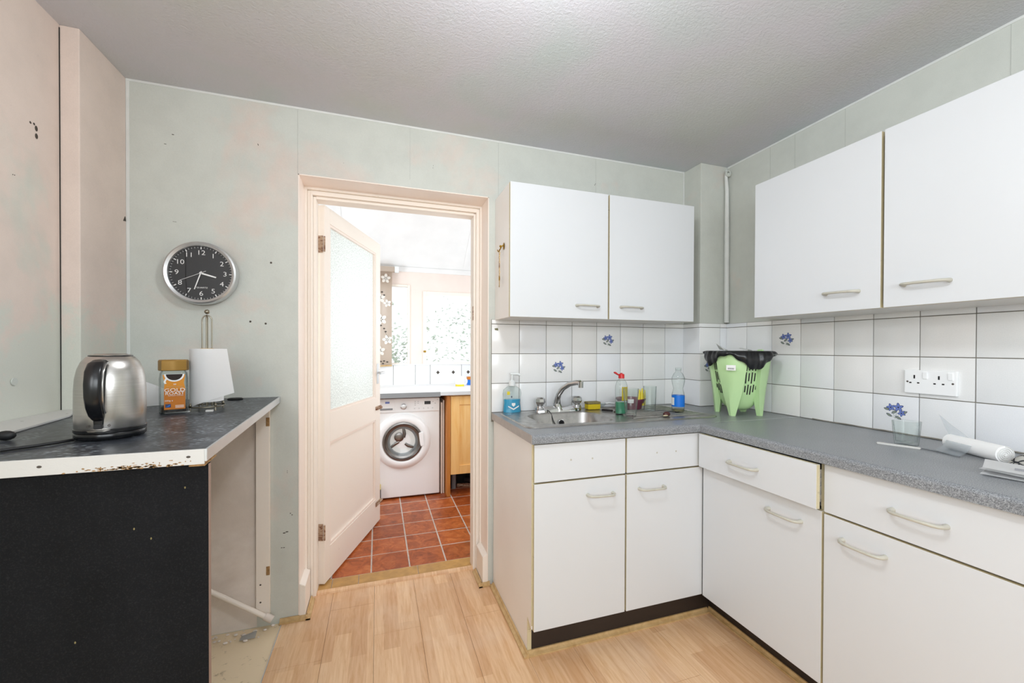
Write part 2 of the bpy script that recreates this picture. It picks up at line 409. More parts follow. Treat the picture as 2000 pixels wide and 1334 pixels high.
    def grid(s, fn, nu, nv, m=0, thick=0.0):
        t = bmesh.new(); g = [[t.verts.new(fn(i / nu, j / nv)) for j in range(nv + 1)] for i in range(nu + 1)]
        for i in range(nu):
            for j in range(nv): t.faces.new((g[i][j], g[i+1][j], g[i+1][j+1], g[i][j+1]))
        if thick: bmesh.ops.solidify(t, geom=list(t.faces), thickness=thick)
        return s._merge(t, m)
    def loft(s, loops, m=0, cap0=True, cap1=True):
        t = bmesh.new(); R = [[t.verts.new(p) for p in lp] for lp in loops]; n = len(loops[0])
        for a, b in zip(R, R[1:]):
            for k in range(n): t.faces.new((a[k], a[(k+1) % n], b[(k+1) % n], b[k]))
        if cap0: t.faces.new(list(reversed(R[0])))
        if cap1: t.faces.new(R[-1])
        return s._merge(t, m)
    def mesh(s, name, mats, smooth=None):
        me = bpy.data.meshes.new(name); s.b.to_mesh(me); s.b.free()
        for x in (mats if isinstance(mats, (list, tuple)) else [mats]): me.materials.append(M[x])
        if smooth is not None:
            me.polygons.foreach_set('use_smooth', [True] * len(me.polygons)); me.set_sharp_from_angle(angle=math.radians(smooth))
        return me
    def make(s, name, mats, parent=None, smooth=None, label=None, kind=None, local=False, origin=None):
        """world-coordinate shapes become one object; its origin goes to the parent's frame (or to `origin`)"""
        if parent is not None and not local: bmesh.ops.transform(s.b, matrix=wm(parent).inverted(), verts=s.b.verts)
        if origin is None and parent is None and not local and s.b.verts:
            vsx = [v.co for v in s.b.verts]
            origin = ((min(v.x for v in vsx) + max(v.x for v in vsx)) / 2, (min(v.y for v in vsx) + max(v.y for v in vsx)) / 2, min(v.z for v in vsx))
        if origin is not None: bmesh.ops.translate(s.b, verts=s.b.verts, vec=-Vector(origin))
        o = bpy.data.objects.new(name, s.mesh(name, mats, smooth)); COL.objects.link(o)
        if parent is not None: o.parent = parent
        if origin is not None: o.location = origin
        if label: o['label'] = label
        if kind: o['kind'] = kind
        return o
def tag(o, label, cat, group=None):
    o['label'] = label; o['category'] = cat
    if group: o['group'] = group
    return o
def thing(name, label, cat, loc=(0, 0, 0), rz=0.0, group=None):
    o = bpy.data.objects.new(name, None); COL.objects.link(o); o.empty_display_size = 0.05
    o.location = loc; o.rotation_euler = (0, 0, rz); return tag(o, label, cat, group)
def struct(name, label=None, loc=(0, 0, 0)):
    o = bpy.data.objects.new(name, None); COL.objects.link(o); o.location = loc; o['kind'] = 'structure'
    if label: o['label'] = label
    return o
def text(name, body, size, mat4, material, parent, extrude=0.0004, spacing=1.0, xs=1.0, label=None, offset=0.0):
    """printed lettering; mat4 maps the text plane (x right, y up) to world"""
    cu = bpy.data.curves.new(name, 'FONT'); cu.body = body; cu.size = size; cu.align_x = 'CENTER'; cu.align_y = 'CENTER'
    cu.extrude = extrude; cu.space_character = spacing; cu.resolution_u = 3; cu.offset = offset
    tmp = bpy.data.objects.new('tmp_text', cu); COL.objects.link(tmp)
    dg = bpy.context.evaluated_depsgraph_get(); me = bpy.data.meshes.new_from_object(tmp.evaluated_get(dg))
    bpy.data.objects.remove(tmp); bpy.data.curves.remove(cu)
    me.transform(wm(parent).inverted() @ mat4 @ Matrix.Diagonal((xs, 1, 1, 1))); me.name = name
    me.materials.clear(); me.materials.append(M[material])
    o = bpy.data.objects.new(name, me); COL.objects.link(o); o.parent = parent
    if label: o['label'] = label
    return o
def frame_of(origin, right, up):
    r = Vector(right).normalized(); u = Vector(up).normalized(); n = r.cross(u); o = origin
    return Matrix(((r.x, u.x, n.x, o[0]), (r.y, u.y, n.y, o[1]), (r.z, u.z, n.z, o[2]), (0, 0, 0, 1)))

# ------------------------------------------------------------------ the setting
D, XR, ZC = 2.130, 2.054, 2.400        # back wall plane, right wall plane, ceiling
XL, XL2, YBL = -1.054, -0.999, 1.851   # left wall, left boxing side, left boxing front
XB, YB = 1.8505, 1.989                 # boxing in the right corner
W = 0.9314                             # worktop top, right hand run
W2 = 1.051                             # worktop top, left counter
REAR = -1.95; UT = 4.30; UY = 2.38     # rear wall, far utility wall, utility side of the dividing wall
DXL, DXR, DZ = -0.353, 0.567, 2.090    # door opening

# floor: sub-slab + planks
fl = B(); fl.box(-1.3, 2.3, -2.1, 2.34, -0.06, -0.009)
floor = fl.make('floor', 'dark', kind='structure'); floor['label'] = 'beech laminate kitchen floor of long planks'
seams = [-0.421 - 0.0, -0.218, -0.015, 0.188, 0.391, 0.594, 0.797, 1.0, 1.203, 1.406, 1.609]
joint = {-0.421: 0.62, -0.218: 0.95, -0.015: 1.905, 0.188: 1.30, 0.391: 1.903, 0.594: 1.12, 0.797: 0.75, 1.0: 1.28, 1.203: 0.9, 1.406: 1.387}
for a, b in zip(seams, seams[1:]):
    j = joint[a]; y = j
    cuts = [j + 1.2 * k for k in range(-4, 3)]
    for y0, y1 in zip(cuts, cuts[1:]):
        top = 2.315 if -0.43 < a and b < 0.60 else 2.128
        lo, hi = max(y0, REAR), min(y1, top)
        if hi - lo < 0.02: continue
        B().box(a + .0005, b - .0005, lo + .0006, hi - .0006, -0.009, 0.0, bev=0.0006).make('plank', 'laminate', floor)
vin = B(); vin.box(XL, -0.424, REAR, D, -0.012, -0.003); vin = vin.make('floor_vinyl', 'vinyl', kind='structure'); vin['label'] = 'dirty cream vinyl floor under the left counter'
B().box(-0.4235, -0.4215, REAR, 2.11, -0.008, 0.001).make('trim_1', 'white', kind='structure')
lino_debris = B()
for i in range(26):
    x, y = random.uniform(-0.72, -0.45), D - random.uniform(0.01, 0.09) ; r_ = random.uniform(.003, .010)
    lino_debris.ball((x, y, -.001 + r_ * .35), r_, 0, (1, random.uniform(.5, 1), .5), 8)
lino_debris.make('plaster_crumb', 'wall_low', vin, kind='stuff')

# ceiling
ce = B(); ce.box(-1.25, 2.25, -2.1, UY - .01, ZC, ZC + 0.08); ce = ce.make('ceiling', 'ceiling', kind='structure')
# walls
wb = B()
wb.box(XL - .2, DXL, D, UY, -0.01, ZC).box(DXR, XR + .2, D, UY, -0.01, ZC).box(DXL, DXR, D, UY, DZ, ZC)
wall_back = wb.make('wall_back', 'wallpaper', kind='structure')
wr = B(); wr.box(XR, XR + .2, REAR - .1, D, -0.01, ZC); wall_right = wr.make('wall_right', 'wallpaper', kind='structure')
wl = B(); wl.box(XL - .2, XL, -.28, D, -0.01, ZC).box(XL - .2, XL, REAR - .1, -1.62, -0.01, ZC).box(XL - .2, XL, -1.62, -.28, -0.01, .98).box(XL - .2, XL, -1.62, -.28, 2.12, ZC); wall_left = wl.make('wall_left', 'wallpaper_left', kind='structure')
# boxed-in corners
bl = B(); bl.box(XL, XL2, YBL, D, 0, ZC, bev=0.003); box_left = bl.make('wall_corner_left', 'wallpaper_left', kind='structure')
B().box(XL + .0002, XL + .0022, YBL - .002, YBL, W2, ZC - .01).make('crack', 'dark', box_left)
br = B(); br.box(XB, XR, YB, D, W, ZC, bev=0.003); box_right = br.make('wall_corner_right', 'wallpaper', kind='structure')
# rear wall with window
rw = B()
rw.box(XL, -0.75, REAR - .12, REAR, 0, ZC).box(1.35, XR, REAR - .12, REAR, 0, ZC).box(-0.75, 1.35, REAR - .12, REAR, 0, 1.25).box(-0.75, 1.35, REAR - .12, REAR, 2.26, ZC)
rw.make('wall_rear', 'wallpaper', kind='structure')
w3 = struct('window_3', 'kitchen window behind the viewer', (0.3, REAR - .06, 0.8))
B().box(-.75, -.69, REAR - .09, REAR - .03, 1.25, 2.26).box(1.29, 1.35, REAR - .09, REAR - .03, 1.25, 2.26).box(-.69, 1.29, REAR - .09, REAR - .03, 1.25, 1.31).box(-.69, 1.29, REAR - .09, REAR - .03, 2.2, 2.26).box(.27, .33, REAR - .09, REAR - .03, 1.31, 2.2).make('window_frame', 'white', w3)
w6 = struct('window_6_added', 'added left-hand kitchen window behind the viewer, for fill light', (XL - .06, -.95, .98))  # made-up window, added to go with the left fill light
B().box(XL - .09, XL - .03, -1.62, -1.56, .98, 2.12).box(XL - .09, XL - .03, -.34, -.28, .98, 2.12).box(XL - .09, XL - .03, -1.56, -.34, .98, 1.04).box(XL - .09, XL - .03, -1.56, -.34, 2.06, 2.12).make('window_frame', 'white', w6)
# ceiling lamp (behind the frame's top edge)
lamp = thing('ceiling_lamp', 'round opal ceiling lamp above the middle of the kitchen', 'lamp', (0.35, 0.75, ZC))
B().lathe([(0.07, ZC - .02), (0.07, ZC)], (0.35, 0.75, 0), 32).make('lamp_base', 'white', lamp, smooth=40)
B().lathe([(0.0, 2.335), (.05, 2.34), (.09, 2.36), (.10, 2.38)], (0.35, 0.75, 0), 32).make('lamp_shade', 'lampglass', lamp, smooth=60)

# wallpaper seams and marks
sm = B()
for x, z0, z1 in [(-0.355, DZ, ZC), (0.155, 2.13, ZC), (0.62, 2.09, ZC), (1.215, 2.08, ZC)]:
    sm.box(x - .0006, x + .0006, D - .0008, D, z0, z1)
sm.make('wallpaper_seam', 'seam', wall_back, kind='stuff')
sm = B()
for y, z0 in [(1.70, 2.09), (1.32, 2.08), (0.80, 2.08), (1.56, 1.44)]: sm.box(XR - .0008, XR, y - .0006, y + .0006, z0, ZC)
sm.make('wallpaper_seam', 'seam', wall_right, kind='stuff')
def marks(parent, pts, plane, m='mark'):
    b = B()
    for a, z, w, h in pts:
        for k in range(2):
            da, dz = random.uniform(-w, w) * .5, random.uniform(-h, h) * .5
            c = (a + da, plane[1] - .0006, z + dz) if plane[0] == 'y' else (plane[1] + plane[2] * .0006, a + da, z + dz)
            b.ball(c, 1.0, 0, ((w * .2, .0007, h * .2) if plane[0] == 'y' else (.0007, w * .2, h * .2)), 8)
    b.make('scuff_mark', m, parent, kind='stuff')
marks(wall_back, [(-0.465, 1.668, .006, .006), (-0.548, 1.396, .006, .006), (-0.487, 1.39, .006, .006), (-0.845, 2.19, .022, .008), (-0.515, 2.2, .006, .014), (-0.155, 2.17, .004, .005), (-0.86, 2.15, .012, .006), (-0.55, 1.53, .004, .004), (-0.83, 1.82, .02, .004),
     (0.27, 2.21, .004, .014), (-0.40, 0.42, .03, .012), (-0.42, 0.35, .02, .008), (-0.38, 0.5, .014, .01), (-.4, .7, .008, .008), (1.21, 2.24, .006, .02)], ('y', D))
marks(wall_back, [(-0.57, 0.62, .006, .03), (-0.60, 0.50, .03, .02), (-0.62, 0.72, .01, .015), (-0.545, .43, .02, .02), (-0.60, .25, .03, .006)], ('y', D))
marks(wall_left, [(1.735, 1.965, .03, .045), (1.73, 2.0, .02, .02), (1.60, 1.27, .006, .006), (1.50, 1.90, .012, .01), (1.66, 1.8, .008, .008)], ('x', XL, 1))
for a_, z_ in ((-0.465, 1.668), (-0.548, 1.396), (-0.487, 1.388)): B().ball((a_, D - .001, z_), .0045, 0, (1, .4, 1), 10).make('nail_head', 'mark', wall_back)
B().box(XL2, XL2 + .012, D - .0015, D, W2, ZC, bev=.0005).box(XB - .008, XB, D - .0015, D, 1.436, ZC, bev=.0005).make('corner_filler', 'filler', wall_back)
B().box(XL2, XB, D - .002, D, ZC - .010, ZC, bev=.0008).make('ceiling_filler', 'filler', wall_back)
B().box(XR - .002, XR, REAR, YB, ZC - .010, ZC, bev=.0008).make('ceiling_filler', 'filler', wall_right)
# gouge near the clock's left, painted wall plug on the left wall
B().lathe([(0, 0), (.010, 0), (.012, .002), (.011, .004), (0, .0035)], (XL, 1.655, 1.172), 20, mat=Matrix.Rotation(PI / 2, 4, 'Y')).make('filled_screw_hole', 'wallpaper', wall_left, smooth=40)
B().prism([(XL2, 2.108, 1.80), (XL2, 2.125, 1.803), (XL2, 2.120, 1.822)], (.002, 0, 0)).make('torn_paper_hole', 'mark', box_left)

# painted pipe in the right corner
pi_ = thing('heating_pipe', 'painted pipe running down the corner beside the right wall cabinet', 'pipe', (2.02, 1.965, W + .5))
B().tube([(2.028, 1.972, 2.37), (2.02, 1.968, 2.33), (2.030, 1.970, 2.25), (2.034, 1.972, 2.0), (2.036, 1.972, 1.44)], [.007, .009, .012, .014, .015], 0, 12).make('pipe', 'filler', pi_, smooth=60)
B().tube([(2.025 + .016 * math.cos(a), 1.955, 2.345 + .016 * math.sin(a)) for a in [PI * k / 6 for k in range(-2, 12)]], .0045, 0, 8).ball((2.028, 1.96, 2.34), .012, 0).make('pipe_bracket', 'wallpaper', pi_, smooth=60)

# ------------------------------------------------------------------ wall tiles
P = 0.1603; G = 0.0032
rows = [(1.409, 1.434), (1.249, 1.409), (1.088, 1.249), (W + .001, 1.088)]
tile_cache = {}
def tile_mesh(w, h):
    k = (round(w, 3), round(h, 3))
    if k not in tile_cache:
        tile_cache[k] = B().box(-w/2, w/2, -.006, 0, -h/2, h/2, bev=.0011).mesh('tile', 'tile', 35)
    return tile_cache[k]
def put_tile(parent, cx, cy, cz, w, h, rz):
    o = bpy.data.objects.new('tile', tile_mesh(w - G, h - G)); COL.objects.link(o); o.parent = parent
    pm = wm(parent).inverted() @ Matrix.Translation((cx, cy, cz)) @ Matrix.Rotation(rz + random.uniform(-.004, .004), 4, 'Z') @ Matrix.Rotation(random.uniform(-.003, .003), 4, 'X')
    o.matrix_basis = pm
    return o
tiles = {}
xs = [0.582] + [0.7405 + P * k for k in range(7)] + [XB]
B().box(0.582, XB, D - .004, D, W - .05, 1.434).make('grout', 'grout', wall_back)
for i, (a, b) in enumerate(zip(xs, xs[1:])):
    for j, (z0, z1) in enumerate(rows): tiles['b', i, j] = put_tile(wall_back, (a+b)/2, D - .003, (z0+z1)/2, b - a, z1 - z0, 0)
B().box(XB - .004, XB, YB - .004, D, W - .01, 1.434).box(XB - .004, XR, YB - .004, YB, W - .01, 1.434).make('grout', 'grout', box_right)
for j, (z0, z1) in enumerate(rows):
    put_tile(box_right, XB - .003, (YB - .008 + D - .007) / 2, (z0+z1)/2, D - YB - .001, z1 - z0, -PI/2)
    tiles['c', 0, j] = put_tile(box_right, (XB - .008 + 1.995) / 2, YB - .003, (z0+z1)/2, 1.995 - XB + .008, z1 - z0, 0)
    put_tile(box_right, (1.995 + 2.046) / 2, YB - .003, (z0+z1)/2, .051, z1 - z0, 0)
ys = [YB - .006, 1.8357] + [1.6754 - P * k for k in range(0, 10)]
B().box(XR - .004, XR, 0.20, YB - .004, W - .05, 1.434).make('grout', 'grout', wall_right)
for i, (a, b) in enumerate(zip(ys, ys[1:])):
    for j, (z0, z1) in enumerate(rows): tiles['r', i, j] = put_tile(wall_right, XR - .003, (a+b)/2, (z0+z1)/2, a - b, z1 - z0, -PI/2)
def flower(parent_tile, c, right, s=1.0):
    """blue flower spray printed on a tile"""
    fr = frame_of(c, right, (0, 0, 1)); b = B()
    def disc(x, y, r1, r2, ang, m, off):
        pts = []
        for k in range(10):
            a = 2 * PI * k / 10; px, py = r1 * math.cos(a), r2 * math.sin(a)
            if r1 > r2 * 1.2 and abs(math.cos(a)) > .95: px *= 1.15
            pts.append(fr @ Vector((s * (x + px * math.cos(ang) - py * math.sin(ang)), s * (y + px * math.sin(ang) + py * math.cos(ang)), off)))
        b.prism(pts, (fr.to_3x3() @ Vector((0, 0, .00012))), m)
    for x0, y0, x1, y1 in [(0, -.03, -.014, .008), (0, -.03, .006, .014), (0, -.03, .016, -.008), (0, -.03, -.018, -.016)]:
        q = [fr @ Vector((s * (x0 - .0006), s * y0, .0001)), fr @ Vector((s * (x0 + .0006), s * y0, .0001)), fr @ Vector((s * (x1 + .0006), s * y1, .0001)), fr @ Vector((s * (x1 - .0006), s * y1, .0001))]
        b.prism(q, (fr.to_3x3() @ Vector((0, 0, .0001))), 2)
    for lx, ly, la in [(-.022, -.018, 2.6), (-.004, -.004, .6), (.010, -.026, -.5), (-.03, .006, 2.9), (.03, -.002, .5)]:
        disc(lx, ly, .0105, .0052, la, 0, .0002); disc(lx, ly, .0085, .0036, la, 2, .00034)
    for fx, fy, r_ in [(-.016, .014, .0135), (.010, .017, .0155), (.021, -.006, .012)]:
        for k in range(5):
            a = 2 * PI * k / 5 + fx * 40; disc(fx + r_ * .55 * math.cos(a), fy + r_ * .55 * math.sin(a), r_ * .62, r_ * .36, a, 0, .0004)
        for k in range(5):
            a = 2 * PI * k / 5 + fx * 40; disc(fx + r_ * .52 * math.cos(a), fy + r_ * .52 * math.sin(a), r_ * .50, r_ * .26, a, 1, .0006)
        disc(fx, fy, r_ * .22, r_ * .22, 0, 0, .0008)
    b.make('flower_print', ['navy', 'dblue', 'leaf'], parent_tile)
flower(tiles['b', 2, 2], (0.978, D - .0093, 1.172), (1, 0, 0))
flower(tiles['b', 4, 1], (1.297, D - .0093, 1.327), (1, 0, 0))
flower(tiles['c', 0, 2], (1.915, YB - .0093, 1.168), (1, 0, 0))
flower(tiles['r', 2, 1], (XR - .0093, 1.591, 1.330), (0, -1, 0))
flower(tiles['r', 5, 3], (XR - .0093, 1.112, 1.022), (0, -1, 0))
# small brass catch stuck on a tile by the door
B().prism([(0.598, D - .0095, 1.385), (0.615, D - .0095, 1.388), (0.618, D - .0095, 1.375), (0.600, D - .0095, 1.378)], (0, -.006, 0)).make('dried_drip', 'amberl', wall_back)

# ------------------------------------------------------------------ doorway: lining, architrave, stops, skirting, beading
ln = struct('trim_2', 'cream painted lining of the door opening', (0.1, 2.2, 0))
B().box(DXL, DXL + .004, D - .002, 2.30, 0, DZ).make('jamb', 'peach', ln)
B().box(DXR - .004, DXR, D - .002, 2.30, 0, DZ).make('jamb', 'peach', ln)
B().box(DXL, DXR, D - .002, 2.30, DZ - .004, DZ).make('head', 'peach', ln)
ar = struct('trim_3', 'cream moulded door frame', (0.1, 2.3, 0))
steps = [(0.000, .016, 2.272), (.016, .030, 2.288), (.030, .040, 2.281), (.040, .054, 2.302)]
for side in (0, 1):
    b = B()
    for s0, s1, y in steps:
        if side == 0: b.box(DXL + s0, DXL + s1, y, UY, -0.01, DZ - s0, bev=.0015)
        else: b.box(DXR - s1 * .8, DXR - s0 * .8, y, UY, -0.01, DZ - s0, bev=.0015)
    b.make('frame_post', 'cream', ar)
b = B()
for s0, s1, y in steps: b.box(DXL + s1, DXR - s1 * .8, y - .0005, UY, DZ - s1 * .95, DZ - s0 * .95, bev=.0015)
b.make('frame_head', 'cream', ar)
# skirting stubs inside the reveal
for sx, x0, x1, nm in ((1, DXL + .004, DXL + .030, 'baseboard_left'), (-1, DXR - .030, DXR - .004, 'baseboard_right')):
    B().prism([(x0, D - .006, 0), (x1, D - .006, 0), (x1, D - .006, .155), ((x0 if sx > 0 else x1), D - .006, .168) if sx > 0 else (x0, D - .006, .155), (x0 if sx > 0 else x1, D - .006, .170)][:4] if sx > 0 else
              [(x0, D - .006, 0), (x1, D - .006, 0), (x1, D - .006, .170), (x0, D - .006, .155)], (0, .15, 0), bev=.0015).make(nm, 'cream', kind='structure')
# beech beading round the floor edge
def bead(name, p, q, side):
    """strip from p to q (xy), body on `side` (unit xy) of the line"""
    p, q, sd = Vector((*p, 0)), Vector((*q, 0)), Vector((*side, 0)); h, w = .020, .020
    prof = [(0, 0), (w, 0), (w, h), (w * .72, h), (w * .55, h * .55), (w * .25, h * .38), (0, h * .32)]
    d = (q - p)
    return B().prism([p + sd * a + Vector((0, 0, .0005 + z)) for a, z in prof], d).make(name, 'quad', kind='structure')
bead('trim_4', (-0.43, D - .021), (DXL + .0535, D - .021), (0, 1))
bead('trim_5', (DXL + .053, D - .021), (DXL + .053, 2.275), (-1, 0))
bead('trim_6', (DXR - .053, D - .021), (DXR - .053, 2.275), (1, 0))
bead('trim_7', (DXR - .0535, D - .021), (0.576, D - .021), (0, 1))
bead('trim_8', (0.573, 1.567), (0.573, D - .022), (1, 0))
bead('trim_9', (0.594, 1.567), (1.525, 1.567), (0, 1))
bead('trim_10', (1.524, 1.587), (1.524, 0.42), (1, 0))
# threshold: wooden strip + ochre tiles
b = B(); b.prism([(DXL + .05, 2.302, 0), (DXL + .05, 2.305, .009), (DXL + .05, 2.33, .011), (DXL + .05, 2.335, 0)], (DXR - DXL - .09, 0, 0))
b.make('trim_11', 'laminate', kind='structure')['label'] = 'wooden threshold strip in the doorway'

# ------------------------------------------------------------------ utility room
uf = B(); uf.box(-1.0, 1.7, 2.335, UT + .1, -0.06, -0.0012)
ufl = uf.make('floor_utility', 'tgrout', kind='structure'); ufl['label'] = 'terracotta tiled utility room floor'
tx = [-0.88, -0.668, -0.456, -0.244, -0.034, 0.180, 0.392, 0.604, 0.816, 1.03, 1.24, 1.45, 1.66]
ty = [2.445, 2.650, 2.860, 3.065, 3.270, 3.475, 3.685, 3.895, 4.10, 4.30]
for i, (a, b) in enumerate(zip(tx, tx[1:])):
    for j, (c, d) in enumerate(zip(ty, ty[1:])):
        o = B().box(a + .004, b - .004, c + .004, d - .004, -.012, random.uniform(-.0008, .0008), bev=.0015).make('tile', 'terracotta', ufl)
for a, b in ((-0.30, -0.235), (-0.232, -0.10), (-0.097, 0.22), (0.223, 0.545)):
    B().box(a, b, 2.337, 2.441, -.012, .003, bev=.003).make('threshold_tile', 'ytile', ufl)
# walls of the utility room
b = B(); b.box(-1.0, -0.95, UY, 2.62, 0, 3.3).box(-1.0, -0.95, 4.22, UT, 0, 3.3).box(-1.0, -0.95, 2.62, 4.22, 0, 0.95).box(-1.0, -0.95, 2.62, 4.22, 2.45, 3.3)
b.make('wall_utility_left', 'util_wall', kind='structure')
B().box(1.6, 1.7, UY, 2.64, 0, 3.3).box(1.6, 1.7, 4.16, UT + .1, 0, 3.3).box(1.6, 1.7, 2.64, 4.16, 0, .98).box(1.6, 1.7, 2.64, 4.16, 2.48, 3.3).make('wall_utility_right', 'util_wall', kind='structure')
b = B()
Z0, Z1 = 1.115, 1.923
b.box(-0.95, -0.32, UT, UT + .1, 0, 2.10).box(-0.32, 0.312, UT, UT + .1, 0, Z0).box(-0.32, 0.312, UT, UT + .1, Z1, 2.10).box(0.312, 0.444, UT, UT + .1, 0, 2.10)
b.box(0.444, 1.26, UT, UT + .1, 0, 1.110).box(0.444, 1.26, UT, UT + .1, 1.866, 2.10).box(1.26, 1.6, UT, UT + .1, 0, 2.10)
wu = b.make('wall_utility_back', 'util_wall', kind='structure')
# sloping roof underside with battens
sl = 0.80
b = B(); b.prism([(-1.0, UT + .1, 2.10 - .1 * sl), (-1.0, 3.05, 2.10 + (UT - 3.05) * sl), (-1.0, UY - .02, 3.18), (-1.0, UY - .02, 3.26), (-1.0, 3.02, 3.20), (-1.0, UT + .1, 2.10)], (2.7, 0, 0))
uc = b.make('ceiling_utility', 'util_ceiling', kind='structure'); uc['label'] = 'sloping white ceiling of the utility room'
for x in (-0.35, 0.856):
    B().prism([(x, UT - .02, 2.095 + .02 * sl), (x, 3.05, 2.085 + (UT - 3.05) * sl), (x, 3.05, 2.10 + (UT - 3.05) * sl), (x, UT - .02, 2.115 + .02 * sl)], (.045, 0, 0)).make('batten', 'util_ceiling', uc)
B().box(-.95, 1.6, UT - .014, UT, 2.055, 2.105, bev=.003).make('batten', 'util_ceiling', uc)
B().box(-1.0, 1.7, UY - .03, UY - .005, DZ + .1, 3.26).make('wall_above_door', 'util_wall', kind='structure')
# windows
def window(name, x0, x1, z0, z1, fw, catch=None, lab=None):
    s = struct(name, lab, ((x0+x1)/2, UT + .03, z0))
    B().box(x0, x0 + fw, UT - .012, UT + .06, z0, z1, bev=.003).box(x1 - fw, x1, UT - .012, UT + .06, z0, z1, bev=.003).box(x0 + fw, x1 - fw, UT - .012, UT + .06, z0, z0 + fw * .6, bev=.003).box(x0 + fw, x1 - fw, UT - .012, UT + .06, z1 - fw, z1, bev=.003).make('window_frame', 'cream', s)
    B().box(x0 + fw, x1 - fw, UT + .035, UT + .039, z0 + fw * .6, z1 - fw).make('pane', 'wglass', s)
    if catch: B().box(x0 + .005, x0 + .03, UT - .03, UT - .012, catch, catch + .018, bev=.002).cyl((x0 + .018, UT - .03, catch + .009), (x0 + .018, UT - .05, catch + .009), .005).make('window_catch', 'brass', s)
    return s
window('window_1', 0.444, 1.26, 1.110, 1.866, 0.036, 1.235, 'utility window beside the door, looking onto leaves')
window('window_2', -0.32, 0.312, Z0, Z1, 0.02, None, 'narrow utility window behind the blind')
w4 = struct('window_4', 'side window of the utility room behind the door', (-.975, 3.42, .95))
B().box(-.99, -.95, 2.62, 2.67, .95, 2.45).box(-.99, -.95, 4.17, 4.22, .95, 2.45).box(-.99, -.95, 2.67, 4.17, .95, 1.0).box(-.99, -.95, 2.67, 4.17, 2.40, 2.45).box(-.99, -.95, 3.40, 3.44, 1.0, 2.40).make('window_frame', 'white', w4)
B().box(-.98, -.976, 2.67, 3.40, 1.0, 2.40).box(-.98, -.976, 3.44, 4.17, 1.0, 2.40).make('pane', 'wglass', w4)
w5 = struct('window_5_added', 'added unseen right-hand window of the utility room, for fill light', (1.65, 3.4, .98))  # unseen window added so light reaches the door face
B().box(1.61, 1.66, 2.64, 2.69, .98, 2.48).box(1.61, 1.66, 4.11, 4.16, .98, 2.48).box(1.61, 1.66, 2.69, 4.11, .98, 1.03).box(1.61, 1.66, 2.69, 4.11, 2.43, 2.48).make('window_frame', 'white', w5)
B().box(1.64, 1.644, 2.69, 4.11, 1.03, 2.43).make('pane', 'wglass', w5)
# tile band above the utility worktop
B().box(-.5, 1.5, UT - .004, UT, .88, 1.108).make('grout', 'grout', wu)
for a, b_ in zip([-.285, -.065, .150, .367, .518, .847, 1.167], [-.065, .150, .367, .518, .847, 1.167, 1.45]):
    t_ = B().box(a + .002, b_ - .002, UT - .011, UT - .004, .885, 1.106, bev=.001).make('tile', 'tile', wu)
    if a > .5:
        xs_ = [x for x in (.598, .759, .919, 1.08, 1.24, 1.4) if a < x < b_]
        q = B()
        for x in xs_:
            z = 1.025; q.prism([(x - .018, UT - .0112, z), (x, UT - .0112, z + .02), (x + .018, UT - .0112, z), (x, UT - .0112, z - .02)], (0, -.0006, 0))
        if xs_: q.make('diamond_print', 'mark', t_, kind='stuff')
B().box(-.5, 1.5, UT - .03, UT, 1.106, 1.116, bev=.002).make('trim_12', 'util_ceiling', kind='structure')
# blind
bl_ = thing('roller_blind', 'beige roller blind with white flower print, half seen past the door', 'blind', (-.08, 4.24, 1.10))
B().box(-.36, .160, 4.215, 4.262, 2.035, 2.085, bev=.004).make('cassette', 'blind', bl_)
B().box(.160, .20, 4.212, 4.265, 2.03, 2.09, bev=.003).make('end_bracket', 'bottlewhite', bl_)
fab = B().grid(lambda u, v: (-.34 + .475 * u, 4.232 + .006 * math.sin(u * 9), 1.108 + .93 * v), 16, 20, 0, .001).make('fabric', 'blind', bl_, smooth=60)
for (fx, fz, r_) in [(.075, 1.965, .05), (.02, 1.77, .055), (.09, 1.72, .04), (.03, 1.56, .06), (.09, 1.36, .05), (.02, 1.25, .055), (-.1, 1.9, .05), (-.2, 1.6, .06), (-.15, 1.35, .05)]:
    q = B()
    for k in range(5):
        a = 2 * PI * k / 5 + fx * 20
        cx, cz = fx + r_ * .5 * math.cos(a), fz + r_ * .5 * math.sin(a)
        pts = [(cx + r_ * (.46 * math.cos(t) * math.cos(a) - .3 * math.sin(t) * math.sin(a)), 4.224, cz + r_ * (.46 * math.cos(t) * math.sin(a) + .3 * math.sin(t) * math.cos(a))) for t in [2 * PI * i / 10 for i in range(10)]]
        q.prism(pts, (0, -.0006, 0))
    q.make('flower_print', 'blindwhite', fab)
q = B()
for (fx, fz) in [(.04, 1.83), (.06, 1.80), (.03, 1.50), (.06, 1.47), (.075, 1.44), (.03, 1.145), (.06, 1.15), (.09, 1.14), (.05, 1.125)]:
    q.prism([(fx - .013, 4.224, fz), (fx, 4.224, fz + .009), (fx + .013, 4.224, fz), (fx, 4.224, fz - .009)], (0, -.0008, 0))
q.tube([(.06, 4.2236, 1.45), (.09, 4.2236, 1.40), (.115, 4.2236, 1.37)], .0012).make('sprig_print', 'mark', fab, kind='stuff')
B().tube([(-.34 + .475 * k / 8, 4.232, 1.10 + .004 * math.sin(k)) for k in range(9)], .008, 0, 8).make('bottom_bar', 'quad', bl_, smooth=60)

